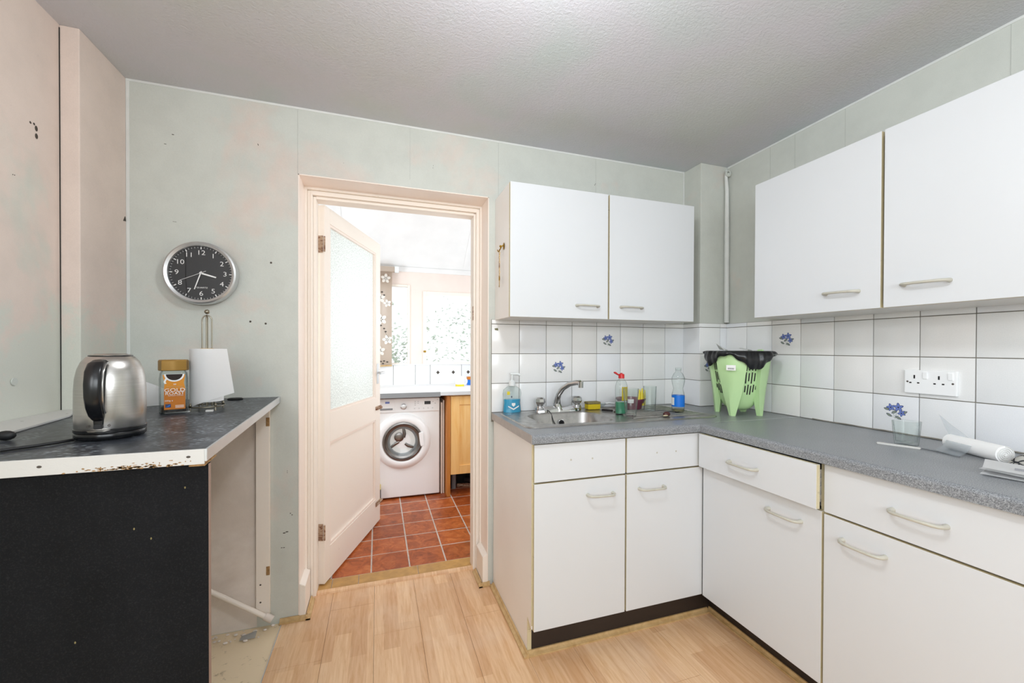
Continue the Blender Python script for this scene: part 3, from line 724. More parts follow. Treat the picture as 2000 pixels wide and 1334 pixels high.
# utility worktop, washing machine, cupboard
uw = thing('utility_worktop', 'pale worktop with dark front edge over the washing machine', 'worktop', (.4, 3.88, .87))
B().box(-.6, 1.55, 3.478, UT - .012, .883, .905, bev=.003).make('worktop_board', 'util_ceiling', uw)
B().box(-.6, .505, 3.466, 3.478, .868, .908, bev=.002).make('dark_edge_strip', 'grey', uw)
B().box(.505, 1.55, 3.466, 3.478, .876, .908, bev=.002).make('white_edge_strip', 'white', uw)
wmx0, wmx1, wmy, wmz = -.075, .515, 3.585, .85
wmac = thing('washing_machine', 'white front-loading washing machine under the utility worktop', 'washing machine', (.22, 3.86, 0))
B().box(wmx0, wmx1, wmy, 4.15, .012, wmz, bev=.008).make('body', 'wmwhite', wmac)
B().box(wmx0 + .002, wmx1 - .002, wmy - .014, wmy + .01, .735, wmz - .002, bev=.006).make('control_panel', 'wmwhite', wmac)
B().box(wmx0 + .01, .135, wmy - .018, wmy - .012, .752, .838, bev=.003).box(wmx0 + .02, .12, wmy - .0205, wmy - .017, .757, .772, m=1).make('detergent_drawer', ['wmwhite', 'grey'], wmac)
B().lathe([(.026, 0), (.026, .004), (.019, .008), (.018, .022), (.0, .024)], (.209, wmy - .013, .783), 28, mat=Matrix.Rotation(PI/2, 4, 'X')).make('program_dial', 'alu', wmac, smooth=40)
B().box(.383, .435, wmy - .016, wmy - .013, .795, .822, bev=.001).make('display', 'clockface', wmac)
for k in range(5): B().cyl((.30 + .038 * k, wmy - .012, .762), (.30 + .038 * k, wmy - .018, .762), .005, 0, 12).make('button', 'alu', wmac)
q = B()
for x, z in [(.30, .82), (.30, .805), (.30, .79), (.325, .82), (.325, .805), (.45, .815), (.47, .80), (.49, .83)]: q.box(x, x + .010, wmy - .0148, wmy - .0138, z, z + .003)
q.make('panel_print', 'grey', wmac, kind='stuff')
B().box(.06, .095, wmy - .0192, wmy - .0178, .812, .828, bev=.002).make('badge', 'dblue', wmac)
RX = Matrix.Rotation(PI/2, 4, 'X')
dc = (.203, wmy, .488)
dr = B().lathe([(.236, 0), (.232, .014), (.205, .03), (.172, .034), (.163, .026)], dc, 56, mat=RX).make('door', 'wmwhite', wmac, smooth=50)
B().lathe([(.163, .024), (.163, .034), (.150, .036), (.142, .022), (.125, .018)], dc, 56, mat=RX).make('door_ring', 'drum', dr, smooth=40)
B().lathe([(.126, .018), (.10, .012), (.06, -.002), (.0, -.01)], dc, 40, mat=RX).make('door_glass', 'glass', dr, smooth=60)
b = B().lathe([(.160, .012), (.11, .008), (.10, -.005)], dc, 40, mat=RX)
b.make('gasket', 'grey', dr, smooth=40)
b = B().lathe([(.118, .010), (.12, -.0), (.0, -.001)], dc, 40, mat=RX, m=0)
for k in range(3):
    a = 2 * PI * k / 3 + 1.1; b.tube([(dc[0] + r0 * math.cos(a + r0 * 4), wmy - .003, dc[2] + r0 * math.sin(a + r0 * 4)) for r0 in (.03, .06, .09, .112)], [.010, .014, .012, .006], 0, 8, flat=.5)
b.ball((dc[0] - .03, wmy - .003, dc[2] + .035), .04, 0, (1, .2, 1), 20)
b.make('drum', 'drum', dr, smooth=60)
B().prism([(dc[0] + .13, wmy - .03, dc[2] + .07), (dc[0] + .165, wmy - .034, dc[2] + .075), (dc[0] + .175, wmy - .034, dc[2] - .04), (dc[0] + .145, wmy - .03, dc[2] - .05)], (0, -.008, 0), bev=.003).make('door_handle', 'wmwhite', dr)
for x in (wmx0 + .05, wmx1 - .05): B().cyl((x, wmy + .05, .0), (x, wmy + .05, .014), .02).make('foot', 'blackm', wmac)
# white side board, post and birch cupboard
sb = thing('side_board', 'thin white board standing between washing machine and cupboard', 'panel', (.535, 3.9, 0))
B().box(.528, .543, 3.60, 4.2, .0, .80, bev=.001).make('board', 'cream', sb)
B().box(.548, .558, 3.60, 4.2, .0, .82, bev=.001).make('board', 'cream', sb)
cb = thing('base_cupboard', 'birch-coloured shaker cupboard beyond the doorway', 'cabinet', (.86, 3.8, 0))
B().box(.566, .596, 3.50, 4.15, 0, .868, bev=.001).make('side_panel', 'pinedark', cb)
B().box(.597, 1.20, 3.53, 4.15, .18, .868, bev=.001).make('carcass', 'pine', cb)
def shaker(x0, x1, y, z0, z1, parent, sw=.075):
    d_ = B().box(x0, x0 + sw, y, y + .02, z0, z1, bev=.0015).box(x1 - sw, x1, y, y + .02, z0, z1, bev=.0015).box(x0 + sw, x1 - sw, y, y + .02, z0, z0 + sw, bev=.0015).box(x0 + sw, x1 - sw, y, y + .02, z1 - sw, z1, bev=.0015).make('door', 'pine', parent)
    B().box(x0 + sw - .002, x1 - sw + .002, y + .008, y + .014, z0 + sw - .002, z1 - sw + .002).make('panel', 'pine', d_)
shaker(.600, 1.195, 3.505, .185, .862, cb)
vd = B(); vd.box(.60, 1.2, 3.80, 3.82, 0, .178); vd.make('dark_void_sheet', 'dark', cb)  # dark sheet standing in for the shade under the cupboard
B().cyl((.66, 3.70, 0), (.66, 3.70, .18), .022).make('leg', 'grey', cb, smooth=40)
wp = thing('waste_pipe', 'black pipe elbow in the gap under the birch cupboard', 'pipe', (.87, 3.70, 0))
B().tube([(.78, 3.76, .05), (.84, 3.72, .05), (.88, 3.68, .055), (.93, 3.70, .06), (1.1, 3.74, .07)], .035, 0, 14).ball((.875, 3.66, .058), .045, 0).make('pipe', 'blackm', wp, smooth=60)
B().tube([(.70, 3.74, .008), (.8, 3.72, .008), (1.1, 3.73, .008)], .02, 0, 10).make('collar', 'rust', wp, smooth=60)
yb = thing('spray_can', 'small black bottle with a yellow cap at the washing machine foot', 'bottle', (.008, 3.555, 0))
B().cyl((.010, 3.55, 0), (.010, 3.55, .105), .017, 0, 20).make('body', 'black', yb, smooth=40)
B().cyl((.010, 3.55, .105), (.010, 3.55, .145), .015, 0, 20).make('cap', 'lemon', yb, smooth=40)
# mug and box on the utility worktop
mg = thing('mug', 'white mug with a yellow base band and looped handle on utility worktop', 'mug', (.765, 3.96, .905))
B().lathe([(.0, .0), (.040, 0), (.042, .01), (.042, .098), (.039, .098), (.038, .012), (0, .008)], (.765, 3.96, .905), 32).make('body', 'wmwhite', mg, smooth=40)
B().tube([(.80 + .034 * math.sin(a), 3.945, .955 + .03 * math.cos(a)) for a in [PI * k / 10 for k in range(11)]], .006, 0, 10).make('handle', 'wmwhite', mg, smooth=60)
B().lathe([(.0425, .0), (.0425, .02)], (.765, 3.96, .907), 32).make('band', 'lemon', mg, smooth=40)
bx = thing('tea_box', 'little blue and orange carton behind the mug', 'box', (.90, 4.10, .905))
B().box(.865, .935, 4.06, 4.11, .905, .96, bev=.001).make('carton', 'blue', bx)
B().box(.864, .936, 4.058, 4.112, .96, .99, bev=.001).make('lid', 'dorange', bx)
tsp = thing('teaspoon', 'teaspoon lying before the small carton', 'spoon', (.92, 3.97, .906))
B().tube([(.88, 3.94, .909), (.95, 3.985, .909)], .002).ball((.96, 3.99, .909), .014, 0, (1, .7, .2)).make('spoon', 'chrome', tsp, smooth=60)

# garden foliage beyond the windows
def foliage(name, lab, cx, cy, cz, rx, ry, rz, n, seed):
    rnd = random.Random(seed); vs_, fs = [], []
    for i in range(n):
        a, bb, c = rnd.gauss(0, .5), rnd.gauss(0, .5), rnd.gauss(0, .5)
        p = Vector((cx + a * rx, cy + bb * ry, cz + c * rz)); s = rnd.uniform(.02, .05)
        d = Vector((rnd.uniform(-1, 1), rnd.uniform(-1, 1), rnd.uniform(-.6, .6))).normalized(); e = d.cross(Vector((rnd.uniform(-1, 1), rnd.uniform(-1, 1), 1))).normalized()
        k = len(vs_); vs_ += [p - d * s, p + e * s * .45, p + d * s, p - e * s * .45]; fs.append((k, k+1, k+2, k+3))
    me = bpy.data.meshes.new(name); me.from_pydata([tuple(v) for v in vs_], [], fs); me.materials.append(M['leaves'])
    r = thing(name, lab, 'shrub', (cx, cy, 0)); o = bpy.data.objects.new('foliage', me); COL.objects.link(o); o.parent = r; o.location = (-cx, -cy, 0); o['kind'] = 'stuff'
    B().tube([(cx, cy, 0), (cx + .05, cy, cz * .5), (cx, cy + .05, cz)], [.03, .02, .01], 0, 8).make('stem', 'rust', r, smooth=60)
foliage('garden_shrub', 'sunlit leafy shrub seen through the narrow utility window', 0.05, 5.6, 1.15, .6, .4, .55, 1100, 1)
foliage('garden_shrub', 'pale leafy bush filling the wider utility window', 1.9, 7.2, 1.45, 1.2, .6, .9, 1100, 2)

# ------------------------------------------------------------------ the door (door_1), hinged left, opened into the utility room
ang = math.radians(69.9)
door = struct('door_1', 'cream half-glazed door standing open into the utility room', (-0.269, 2.380, 0.0)); door.rotation_euler = (0, 0, ang)
DW, DT, DH = .835, .041, 2.038    # local: x along leaf, y 0..DT away from viewer side, z up
def dl(b, name, mat, parent=None, **kw): return b.make(name, mat, parent or door, local=True, **kw)
dl(B().box(0, .062, 0, DT, .012, DH, bev=.002), 'stile', 'cream')
dl(B().box(.748, DW, 0, DT, .012, DH, bev=.002), 'stile', 'cream')
dl(B().box(.062, .748, 0, DT, 1.955, DH), 'top_rail', 'cream')
dl(B().box(.062, .748, 0, DT, .762, .922), 'lock_rail', 'cream')
dl(B().box(.062, .748, 0, DT, .012, .190), 'bottom_rail', 'cream')
dl(B().box(.062, .748, .016, .026, .190, .762), 'panel', 'cream')
dl(B().box(.062, .748, .018, .023, .922, 1.955), 'glass_pane', 'textured_glass', label='patterned obscure glass')
q = B()
for z0, z1 in ((.922, 1.955), (.190, .762)):
    for yy in ((.004, .016) if z0 < .5 else (.004, .018),):
        q.box(.062, .075, yy[0], yy[1], z0, z1).box(.735, .748, yy[0], yy[1], z0, z1).box(.075, .735, yy[0], yy[1], z0, z0 + .013).box(.075, .735, yy[0], yy[1], z1 - .013, z1)
dl(q, 'glazing_bead', 'peach')
for z in (.29, 1.83):
    dl(B().box(-.003, .0005, .008, .035, z - .045, z + .045, bev=.0008).cyl((-.004, -.002, z - .04), (-.004, -.002, z + .04), .0045, 0, 10), 'hinge', 'rust')
hd = dl(B().box(.765, .800, -.004, .0, 1.02, 1.165, bev=.001), 'handle_plate', 'alu')
dl(B().cyl((.787, -.004, 1.10), (.787, -.03, 1.10), .006, 0, 12).tube([(.787, -.03, 1.10), (.80, -.045, 1.10), (.775, -.05, 1.10), (.70, -.048, 1.098)], .007, 0, 10), 'lever', 'chrome', hd, smooth=60)
dl(B().box(.742, .835, -.010, .0, .832, .858, bev=.002).ball((.80, -.016, .846), .013, 0, (1.4, 1, 1)).cyl((.75, -.012, .845), (.83, -.012, .845), .006, 0, 10), 'latch', 'rust', smooth=50)
dl(B().box(.742, .836, -.007, .0, .138, .168, bev=.002).cyl((.745, -.010, .153), (.85, -.010, .153), .006, 0, 10), 'bolt', 'rust', smooth=50)
dl(B().box(DW, DW + .002, .008, .030, .55, .60), 'lock_faceplate', 'brass')
# keep plate on the right-hand frame
B().box(DXR - .046, DXR - .040, 2.303, 2.318, 1.44, 1.52).make('strike_plate', 'rust', ar)

# ------------------------------------------------------------------ fitted kitchen: wall cabinets
def handle(p, q, out, parent, r=.0052, depth=.030):
    """bow handle from p to q, standing `depth` off along out"""
    p, q, n = Vector(p), Vector(q), Vector(out); d = (q - p).normalized(); e = .012
    pts = [p, p + n * depth * .55, p + n * depth * .85 + d * e * .5, p + n * depth + d * e * 1.5]
    pts += [p.lerp(q, .35) + n * (depth + .002), p.lerp(q, .65) + n * (depth + .002)]
    pts += [q + n * depth - d * e * 1.5, q + n * depth * .85 - d * e * .5, q + n * depth * .55, q]
    b = B().tube(pts, [r * 1.5, r * 1.15, r, r, r * .92, r * .92, r, r, r * 1.15, r * 1.5], 0, 10)
    return b.make('handle', 'handle', parent, smooth=70)
def slab(x0, x1, y0, y1, z0, z1, face, parent, name='door'):
    """white front with tan edge banding"""
    b = B().box(x0, x1, y0, y1, z0, z1, m=1, fm={face: 0}, bev=.0012)
    return b.make(name, ['white', 'tan'], parent)

wcA = thing('wall_cabinet', 'white two-door wall cabinet above the sink with a brass key hook', 'cabinet', (1.145, 2.0, 1.431))
YW = 1.864
B().box(.603, .619, YW + .019, D - .001, 1.431, 2.079, m=0, fm={'-y': 1}).make('side_panel', ['side', 'tan'], wcA)
B().box(1.671, 1.687, YW + .019, D - .001, 1.431, 2.079, fm={'-y': 1}).make('side_panel', ['side', 'tan'], wcA)
B().box(.619, 1.671, YW + .019, D - .001, 1.431, 1.447, fm={'-y': 1}).box(.619, 1.671, YW + .019, D - .001, 2.063, 2.079, fm={'-y': 1}).box(.619, 1.671, D - .006, D - .001, 1.447, 2.063).make('carcass', ['soffit', 'tan'], wcA)
d1 = slab(.603, 1.138, YW, YW + .018, 1.431, 2.079, '-y', wcA)
d2 = slab(1.147, 1.688, YW, YW + .018, 1.431, 2.079, '-y', wcA)
handle((.957, YW, 1.497), (1.077, YW, 1.495), (0, -1, 0), d1)
handle((1.215, YW, 1.497), (1.340, YW, 1.495), (0, -1, 0), d2)
hk = B().ball((.600, 1.962, 1.79), .012, 0, (.25, 1, 1.5)).tube([(.600, 1.962, 1.795), (.590, 1.965, 1.790), (.585, 1.972, 1.778), (.582, 1.985, 1.768), (.582, 2.0, 1.770), (.582, 2.010, 1.780)], .003, 0, 8)
hk.make('hook', 'brass', wcA, smooth=60)
B().ball((.585, 1.968, 1.79), .006).make('hook_knob', 'brass', wcA, smooth=60)
ky = thing('key_chain', 'thin chain with small keys hanging from the brass hook', 'key', (.585, 1.995, 1.60))
q = B()
for k in range(11):
    z = 1.762 - .012 * k; a = (k % 2) * PI / 2
    q.tube([(.587 + .0025 * math.cos(t) * math.cos(a), 1.993 + .0025 * math.cos(t) * math.sin(a), z + .007 * math.sin(t)) for t in [2 * PI * i / 8 for i in range(8)]], .001, 0, 5, closed=True)
q.make('chain', 'brass', ky, smooth=60)
B().ball((.587, 1.993, 1.700), .008, 0, (.4, 1, 1.6)).make('charm', 'rust', ky, smooth=60)
B().ball((.587, 1.993, 1.632), .010, 0, (.3, 1, 1.3)).box(.586, .588, 1.990, 1.996, 1.588, 1.625).box(.586, .588, 1.990, 2.001, 1.592, 1.597).make('key', 'brass', ky, smooth=50)

wcB = thing('wall_cabinet', 'white two-door wall cabinet on the right-hand wall above the socket', 'cabinet', (1.90, 1.0, 1.431))
XW = 1.754; yB = [1.531, 1.000, 0.994, 0.462]
B().box(XW + .019, XR - .001, yB[0] - .016, yB[0], 1.431, 2.079, fm={'-x': 1}).make('side_panel', ['side', 'tan'], wcB)
B().box(XW + .019, XR - .001, yB[3], yB[3] + .016, 1.431, 2.079, fm={'-x': 1}).make('side_panel', ['side', 'tan'], wcB)
B().box(XW + .019, XR - .001, yB[3] + .016, yB[0] - .016, 1.431, 1.447, fm={'-x': 1}).box(XW + .019, XR - .001, yB[3] + .016, yB[0] - .016, 2.063, 2.079).box(XR - .006, XR - .001, yB[3] + .016, yB[0] - .016, 1.447, 2.063).make('carcass', ['soffit', 'tan'], wcB)
d3 = slab(XW, XW + .018, yB[1] + .004, yB[0], 1.431, 2.079, '-x', wcB)
d4 = slab(XW, XW + .018, yB[3], yB[2], 1.431, 2.079, '-x', wcB)
handle((XW, 1.195, 1.505), (XW, 1.075, 1.502), (-1, 0, 0), d3)
handle((XW, .932, 1.505), (XW, .812, 1.503), (-1, 0, 0), d4)

# ------------------------------------------------------------------ base cabinets
YF, XF = 1.525, 1.435
bA = thing('base_cabinet', 'white sink base cabinet with two doors and two blank drawer fronts', 'cabinet', (1.0, 1.8, 0))
B().prism([(.594, YF + .019, .134), (.594, YF + .019, .893), (.594, D - .012, .893), (.594, D - .012, 0), (.594, 1.590, 0), (.594, 1.590, .16)], (.017, 0, 0)).make('end_panel', 'side', bA)
B().box(.5935, .6115, YF + .0165, YF + .019, .15, .893).box(.5935, .6115, 1.5875, 1.590, .02, .158).make('edge_strip', 'tan', bA)
B().box(.611, XF + .02, YF + .019, D - .01, .140, .156).box(.611, XF + .02, YF + .30, D - .01, .156, .70).make('carcass', ['soffit'], bA)
slab(.598, 1.021, YF, YF + .018, .737, .889, '-y', bA, 'drawer_front')
slab(1.029, XF + .016, YF, YF + .018, .737, .889, '-y', bA, 'drawer_front')
d5 = slab(.598, 1.021, YF, YF + .018, .134, .730, '-y', bA)
d6 = slab(1.029, XF + .004, YF, YF + .018, .134, .730, '-y', bA)
handle((.838, YF, .664), (.958, YF, .660), (0, -1, 0), d5)
handle((1.092, YF, .664), (1.218, YF, .662), (0, -1, 0), d6)
for x, z in [(.76, .818), (.86, .816), (1.184, .815), (1.287, .814)]: B().lathe([(.0, 0), (.0035, 0), (.004, .0012), (.0, .0018)], (x, YF, z), 12, mat=RX).make('screw_cap', 'handle', bA, smooth=40)
B().box(.611, 1.544, 1.588, 1.604, .0, .150, bev=.0008).make('plinth_board', 'plinth', bA)

bB = thing('base_cabinet', 'white corner-side base cabinet with its drawer left slightly open', 'cabinet', (1.74, 1.25, 0))
B().box(XF + .019, XR - .01, 1.02, 1.50, .140, .156).box(XR - .03, XR - .01, 1.00, 1.50, .156, .85).make('carcass', 'soffit', bB)
B().box(1.545, 1.561, .986, 1.587, .0, .138, bev=.0008).make('plinth_board', 'plinth', bB)
B().box(XF + .019, XR - .01, .984, 1.000, .140, .893, fm={'-x': 1}).make('side_panel', ['side', 'tan'], bB)
B().box(XF + .019, XR - .01, 1.505, 1.521, .140, .893, fm={'-x': 1}).make('side_panel', ['side', 'tan'], bB)
d7 = slab(XF, XF + .018, .986, 1.518, .134, .727, '-x', bB)
handle((XF, 1.182, .664), (XF, 1.056, .664), (-1, 0, 0), d7)
XO = 1.404
drw = slab(XO, XO + .018, .983, 1.512, .738, .889, '-x', bB, 'drawer')
handle((XO, 1.335, .808), (XO, 1.208, .808), (-1, 0, 0), drw)
q = B().box(XO + .018, XO + .42, 1.004, 1.012, .750, .860)
for z in (.762, .792, .822, .850): q.box(XO + .018, XO + .42, 1.001, 1.004, z, z + .014)
q.box(XO + .018, XO + .42, 1.492, 1.500, .750, .860).box(XO + .018, XO + .42, 1.012, 1.492, .752, .758)
q.make('drawer_box', 'soffit', drw)
B().box(XF + .02, XR - .1, .9995, 1.0035, .738, .75).make('drawer_runner', 'grey', bB)

bC = thing('base_cabinet', 'white base cabinet with closed drawer at the right edge of the view', 'cabinet', (1.74, .7, 0))
B().box(XF + .019, XR - .01, .42, .966, .140, .156).box(XR - .03, XR - .01, .42, .966, .156, .85).make('carcass', 'soffit', bC)
B().box(1.545, 1.561, .41, .984, .0, .138, bev=.0008).make('plinth_board', 'plinth', bC)
B().box(XF + .019, XR - .01, .967, .983, .140, .893, fm={'-x': 1}).make('side_panel', ['side', 'tan'], bC)
B().box(XF + .019, XR - .01, .404, .420, .0, .893, fm={'-x': 1}).make('side_panel', ['side', 'tan'], bC)
d8 = slab(XF, XF + .018, .410, .978, .134, .722, '-x', bC)
d9 = slab(XF, XF + .018, .410, .978, .729, .893, '-x', bC, 'drawer')
handle((XF, .918, .660), (XF, .802, .660), (-1, 0, 0), d8)
handle((XF, .785, .808), (XF, .665, .808), (-1, 0, 0), d9)

# ------------------------------------------------------------------ worktops (post-formed front edge)
WB = W - .036
def nose(depth_axis, front, r=.014):
    """profile of rounded front edge in (depth, z); depth grows into the cabinet"""
    pts = []
    for k in range(7):
        a = PI / 2 * k / 6; pts.append((r - r * math.cos(PI/2 - a) if False else r * (1 - math.sin(a)), W - r + r * math.cos(a) if False else W - r * (1 - math.cos(a))))
    return pts
YT, XT = 1.513, 1.413
SX0, SX1, SY0, SY1 = .622, 1.655, 1.655, 2.075     # cut-out under the sink
wtA = thing('worktop', 'grey speckled worktop carrying the stainless sink', 'worktop', (1.1, 1.8, W))
r_ = .014
prof = [(0.0, WB), (0.0, W - r_)] + [(r_ * (1 - math.cos(PI/2 * k / 6)), W - r_ + r_ * math.sin(PI/2 * k / 6)) for k in range(1, 7)]
ring = [(.585, YT + a, z) for a, z in prof] + [(.585, SY0, W), (.585, SY0, WB)]
b = B().prism(ring, (XT + .10 - .585, 0, 0))                            # front strip up to the joint
b.box(.585, SX0, SY0, D - .009, WB, W).box(SX0, SX1, SY1, D - .009, WB, W).box(SX1, XB - .009, SY0, D - .009, WB, W)
b.box(XB - .009, XR - .008, SY0, YB - .009, WB, W)
b.prism([(XT + .10, 1.529, WB), (XR - .008, 1.520, WB), (XR - .008, SY0, WB), (XT + .10, SY0, WB)], (0, 0, W - WB))
b.make('worktop_board', 'worktop', wtA, smooth=25)
B().box(.583, .585, YT + .006, D - .009, WB, W - .001).make('end_strip', 'endstrip', wtA)
wtB = thing('worktop', 'grey speckled worktop along the right-hand wall under the socket', 'worktop', (1.7, 1.0, W))
ring = [(XT + a, .38, z) for a, z in prof] + [(XR - .008, .38, W), (XR - .008, .38, WB)]
b = B().prism(ring, (0, 1.519 - .38, 0)); b.make('worktop_board', 'worktop', wtB, smooth=25)
B().prism([(XT + .10, 1.522, W), (XR - .01, 1.513, W), (XR - .01, 1.519, W), (XT + .10, 1.528, W)], (0, 0, .0016), bev=.0004).make('joint_strip', 'alu', wtB)
B().tube([(XR - .012, y, W + .003 + .001 * math.sin(y * 40)) for y in [.40 + .05 * k for k in range(22)]], .0028, 0, 6).make('sealant', 'grout', wtB, smooth=60)

# ------------------------------------------------------------------ sink
sk = thing('sink', 'stainless steel inset sink with bowl on the left and ribbed drainer', 'sink', (1.14, 1.86, W))
def rrect(x0, x1, y0, y1, r, z, n=6):
    out = []
    for cx, cy, a0 in ((x1 - r, y1 - r, 0), (x0 + r, y1 - r, PI/2), (x0 + r, y0 + r, PI), (x1 - r, y0 + r, 3*PI/2)):
        for k in range(n + 1): a = a0 + PI/2 * k / n; out.append((cx + r * math.cos(a), cy + r * math.sin(a), z))
    return out
bx0, bx1, by0, by1 = .715, 1.095, 1.690, 1.985
px0, px1, py0, py1 = .612, 1.665, 1.640, 2.095
# pressed rim plate = ring between outer edge and bowl mouth
outer = [rrect(px0, px1, py0, py1, .05, W + .0005), rrect(px0 + .004, px1 - .004, py0 + .004, py1 - .004, .048, W + .005)]
n_o = len(outer[0])
b = B(); b.loft(outer, 0, False, False)
t = bmesh.new()
o_l = [t.verts.new(p) for p in rrect(px0 + .004, px1 - .004, py0 + .004, py1 - .004, .048, W + .005)]
i_l = [t.verts.new(p) for p in rrect(bx0, bx1, by0, by1, .075, W + .004)]
for k in range(n_o): t.faces.new((o_l[k], o_l[(k+1) % n_o], i_l[(k+1) % n_o], i_l[k]))
b._merge(t, 0)
b.make('rim', 'sink', sk, smooth=35)
lo = [rrect(bx0, bx1, by0, by1, .075, W + .004), rrect(bx0 + .006, bx1 - .006, by0 + .006, by1 - .006, .07, W - .004), rrect(bx0 + .014, bx1 - .014, by0 + .012, by1 - .012, .065, W - .12), rrect(bx0 + .03, bx1 - .03, by0 + .028, by1 - .028, .055, W - .145), rrect(bx0 + .10, bx1 - .10, by0 + .09, by1 - .09, .03, W - .150)]
B().loft(lo, 0, False, True).make('bowl', 'sink', sk, smooth=50)
q = B()
for k in range(9):
    y = 1.715 + .040 * k; x0 = 1.19 + (.02 if k % 2 else 0)
    q.tube([(x0, y, W + .0035), (x0 + .02, y, W + .007), (1.60, y, W + .007), (1.62, y, W + .0035)], .0055, 0, 8)
q.make('drainer_ribs', 'sink', sk, smooth=60)
of = B().lathe([(.018, 0), (.018, .003), (.014, .004), (.012, .001), (0, .001)], (.925, by1 - .013, W - .045), 24, mat=RX)
of = of.make('overflow', 'chrome', sk, smooth=40)
B().lathe([(.0125, .0), (.0, .0)], (.925, by1 - .0152, W - .045), 20, mat=RX).box(.923, .927, by1 - .019, by1 - .015, W - .057, W - .033).box(.913, .937, by1 - .019, by1 - .015, W - .047, W - .043).make('overflow_grille', 'blackm', of)
B().tube([(.86, 2.030, W + .02), (.868, 2.0, W + .012), (.872, 1.982, W), (.878, 1.972, W - .03), (.90, 1.968, W - .075), (.915, 1.965, W - .08), (.924, 1.968, W - .05)], .0022, 0, 6).make('plug_chain', 'blackm', sk, smooth=60)

tp = thing('mixer_tap', 'chrome two-handled mixer tap with curved swan spout behind the sink', 'tap', (.94, 2.035, W + .004))
TY = 2.040
lp = []
for z, sx, sy in ((W + .004, .137, .028), (W + .020, .134, .026), (W + .034, .120, .017)):
    lp.append([(.94 + sx * math.copysign(abs(math.cos(a)) ** .6, math.cos(a)), TY + sy * math.copysign(abs(math.sin(a)) ** .8, math.sin(a)), z) for a in [2 * PI * k / 28 for k in range(28)]])
B().loft(lp, 0).make('base', 'chrome', tp, smooth=50)
for x in (.83, 1.05):
    B().lathe([(.027, 0), (.023, .012), (.018, .022), (.012, .026)], (x, TY, W + .02), 24).make('tap_body', 'chrome', tp, smooth=50)
    b = B().lathe([(.012, 0), (.024, .006), (.030, .020), (.028, .036), (.018, .044), (.0, .045)], (x, TY, W + .040), 8)
    b.make('tap_handle', 'chrome', tp, smooth=20)
B().tube([(.94, TY, W + .01), (.93, TY, W + .045), (.93, TY - .005, W + .07), (.932, TY - .018, W + .10), (.945, TY - .045, W + .135), (.965, TY - .085, W + .16), (.985, TY - .125, W + .170), (.995, TY - .145, W + .170)],
         [.030, .021, .018, .016, .015, .014, .0135, .0135], 0, 16).make('spout', 'chrome', tp, smooth=60)
B().cyl((.996, TY - .150, W + .176), (.996, TY - .150, W + .145), .0135, 0, 20).make('nozzle', 'chrome', tp, smooth=40)

# ------------------------------------------------------------------ things round the sink
def cup(name, label, cat, c, prof_out, th, mat='glass', seg=32, power=2.0, group=None, base=.006):
    t_ = thing(name, label, cat, c)
    inner = [(max(r - th, .0), z) for r, z in reversed(prof_out) if z > prof_out[0][1] + base]
    rb_ = prof_out[0][0] + (prof_out[1][0] - prof_out[0][0]) - th
    p = [(0, prof_out[0][1])] + prof_out + inner + [(rb_, prof_out[0][1] + base + .001), (rb_ * .9, prof_out[0][1] + base), (0, prof_out[0][1] + base)]
    B().lathe(p, c, seg, power=power).make('glass_body', mat, t_, smooth=50)
    return t_
pt = cup('pint_glass', 'tall flared beer glass with a printed mark, front of the drainer', 'glass', (1.205, 1.755, W + .010), [(.026, 0), (.027, .01), (.033, .07), (.038, .12), (.0385, .138)], .0022, base=.012)
B().grid(lambda u, v: (1.205 + (.0330 + .002 * v) * math.cos(math.radians(-150 + 50 * u)), 1.755 + (.0330 + .002 * v) * math.sin(math.radians(-150 + 50 * u)), W + .078 + .02 * v), 8, 2, 0, .0003).make('printed_mark', 'bottlewhite', pt, smooth=50)
cup('straight_glass', 'straight clear tumbler standing by the maroon dish', 'glass', (1.398, 1.862, W + .010), [(.028, 0), (.030, .004), (.0345, .135)], .002)
tumb = cup('whisky_tumbler', 'short square tumbler standing on the right-hand worktop', 'glass', (1.822, .957, W), [(.026, 0), (.028, .004), (.034, .088)], .003, power=4.5, base=.012)

sp = thing('hand_soap_bottle', 'pump bottle half full of blue hand soap at the sink corner', 'bottle', (.687, 2.098, W))
c = (.687, 2.085, W)
B().lathe([(0, 0), (.050, 0), (.052, .006), (.050, .03), (.047, .055), (.049, .085), (.052, .105), (.048, .125), (.030, .140), (.017, .146), (.016, .152)], c, 40, sy=.5).make('bottle', 'pet', sp, smooth=60)
B().lathe([(0, .003), (.048, .003), (.0495, .008), (.0475, .03), (.0445, .055), (.0455, .074), (0, .074)], c, 40, sy=.47).make('liquid_soap', 'bluel', sp, smooth=50)
B().lathe([(.0175, .146), (.0175, .168), (.010, .172), (.010, .178)], c, 24).make('collar', 'bottlewhite', sp, smooth=40)
B().cyl((c[0], c[1], W + .175), (c[0], c[1], W + .205), .0045).tube([(c[0] + .005, c[1], W + .206), (c[0] - .01, c[1], W + .210), (c[0] + .03, c[1] - .004, W + .209), (c[0] + .044, c[1] - .006, W + .203)][::1], .007, 0, 10).make('pump', 'bottlewhite', sp, smooth=50)
B().prism([(c[0] - .030, c[1] - .0262, W + .042), (c[0], c[1] - .0272, W + .026), (c[0] + .030, c[1] - .0262, W + .042), (c[0] + .030, c[1] - .0262, W + .036), (c[0], c[1] - .0272, W + .019), (c[0] - .030, c[1] - .0262, W + .036)], (0, -.0006, 0)).prism([(c[0] - .010, c[1] - .0265, W + .056), (c[0] + .010, c[1] - .0265, W + .056), (c[0] + .010, c[1] - .0265, W + .045), (c[0], c[1] - .0265, W + .036), (c[0] - .010, c[1] - .0265, W + .045)], (0, -.0006, 0)).make('shield_print', 'pwhite', sp)
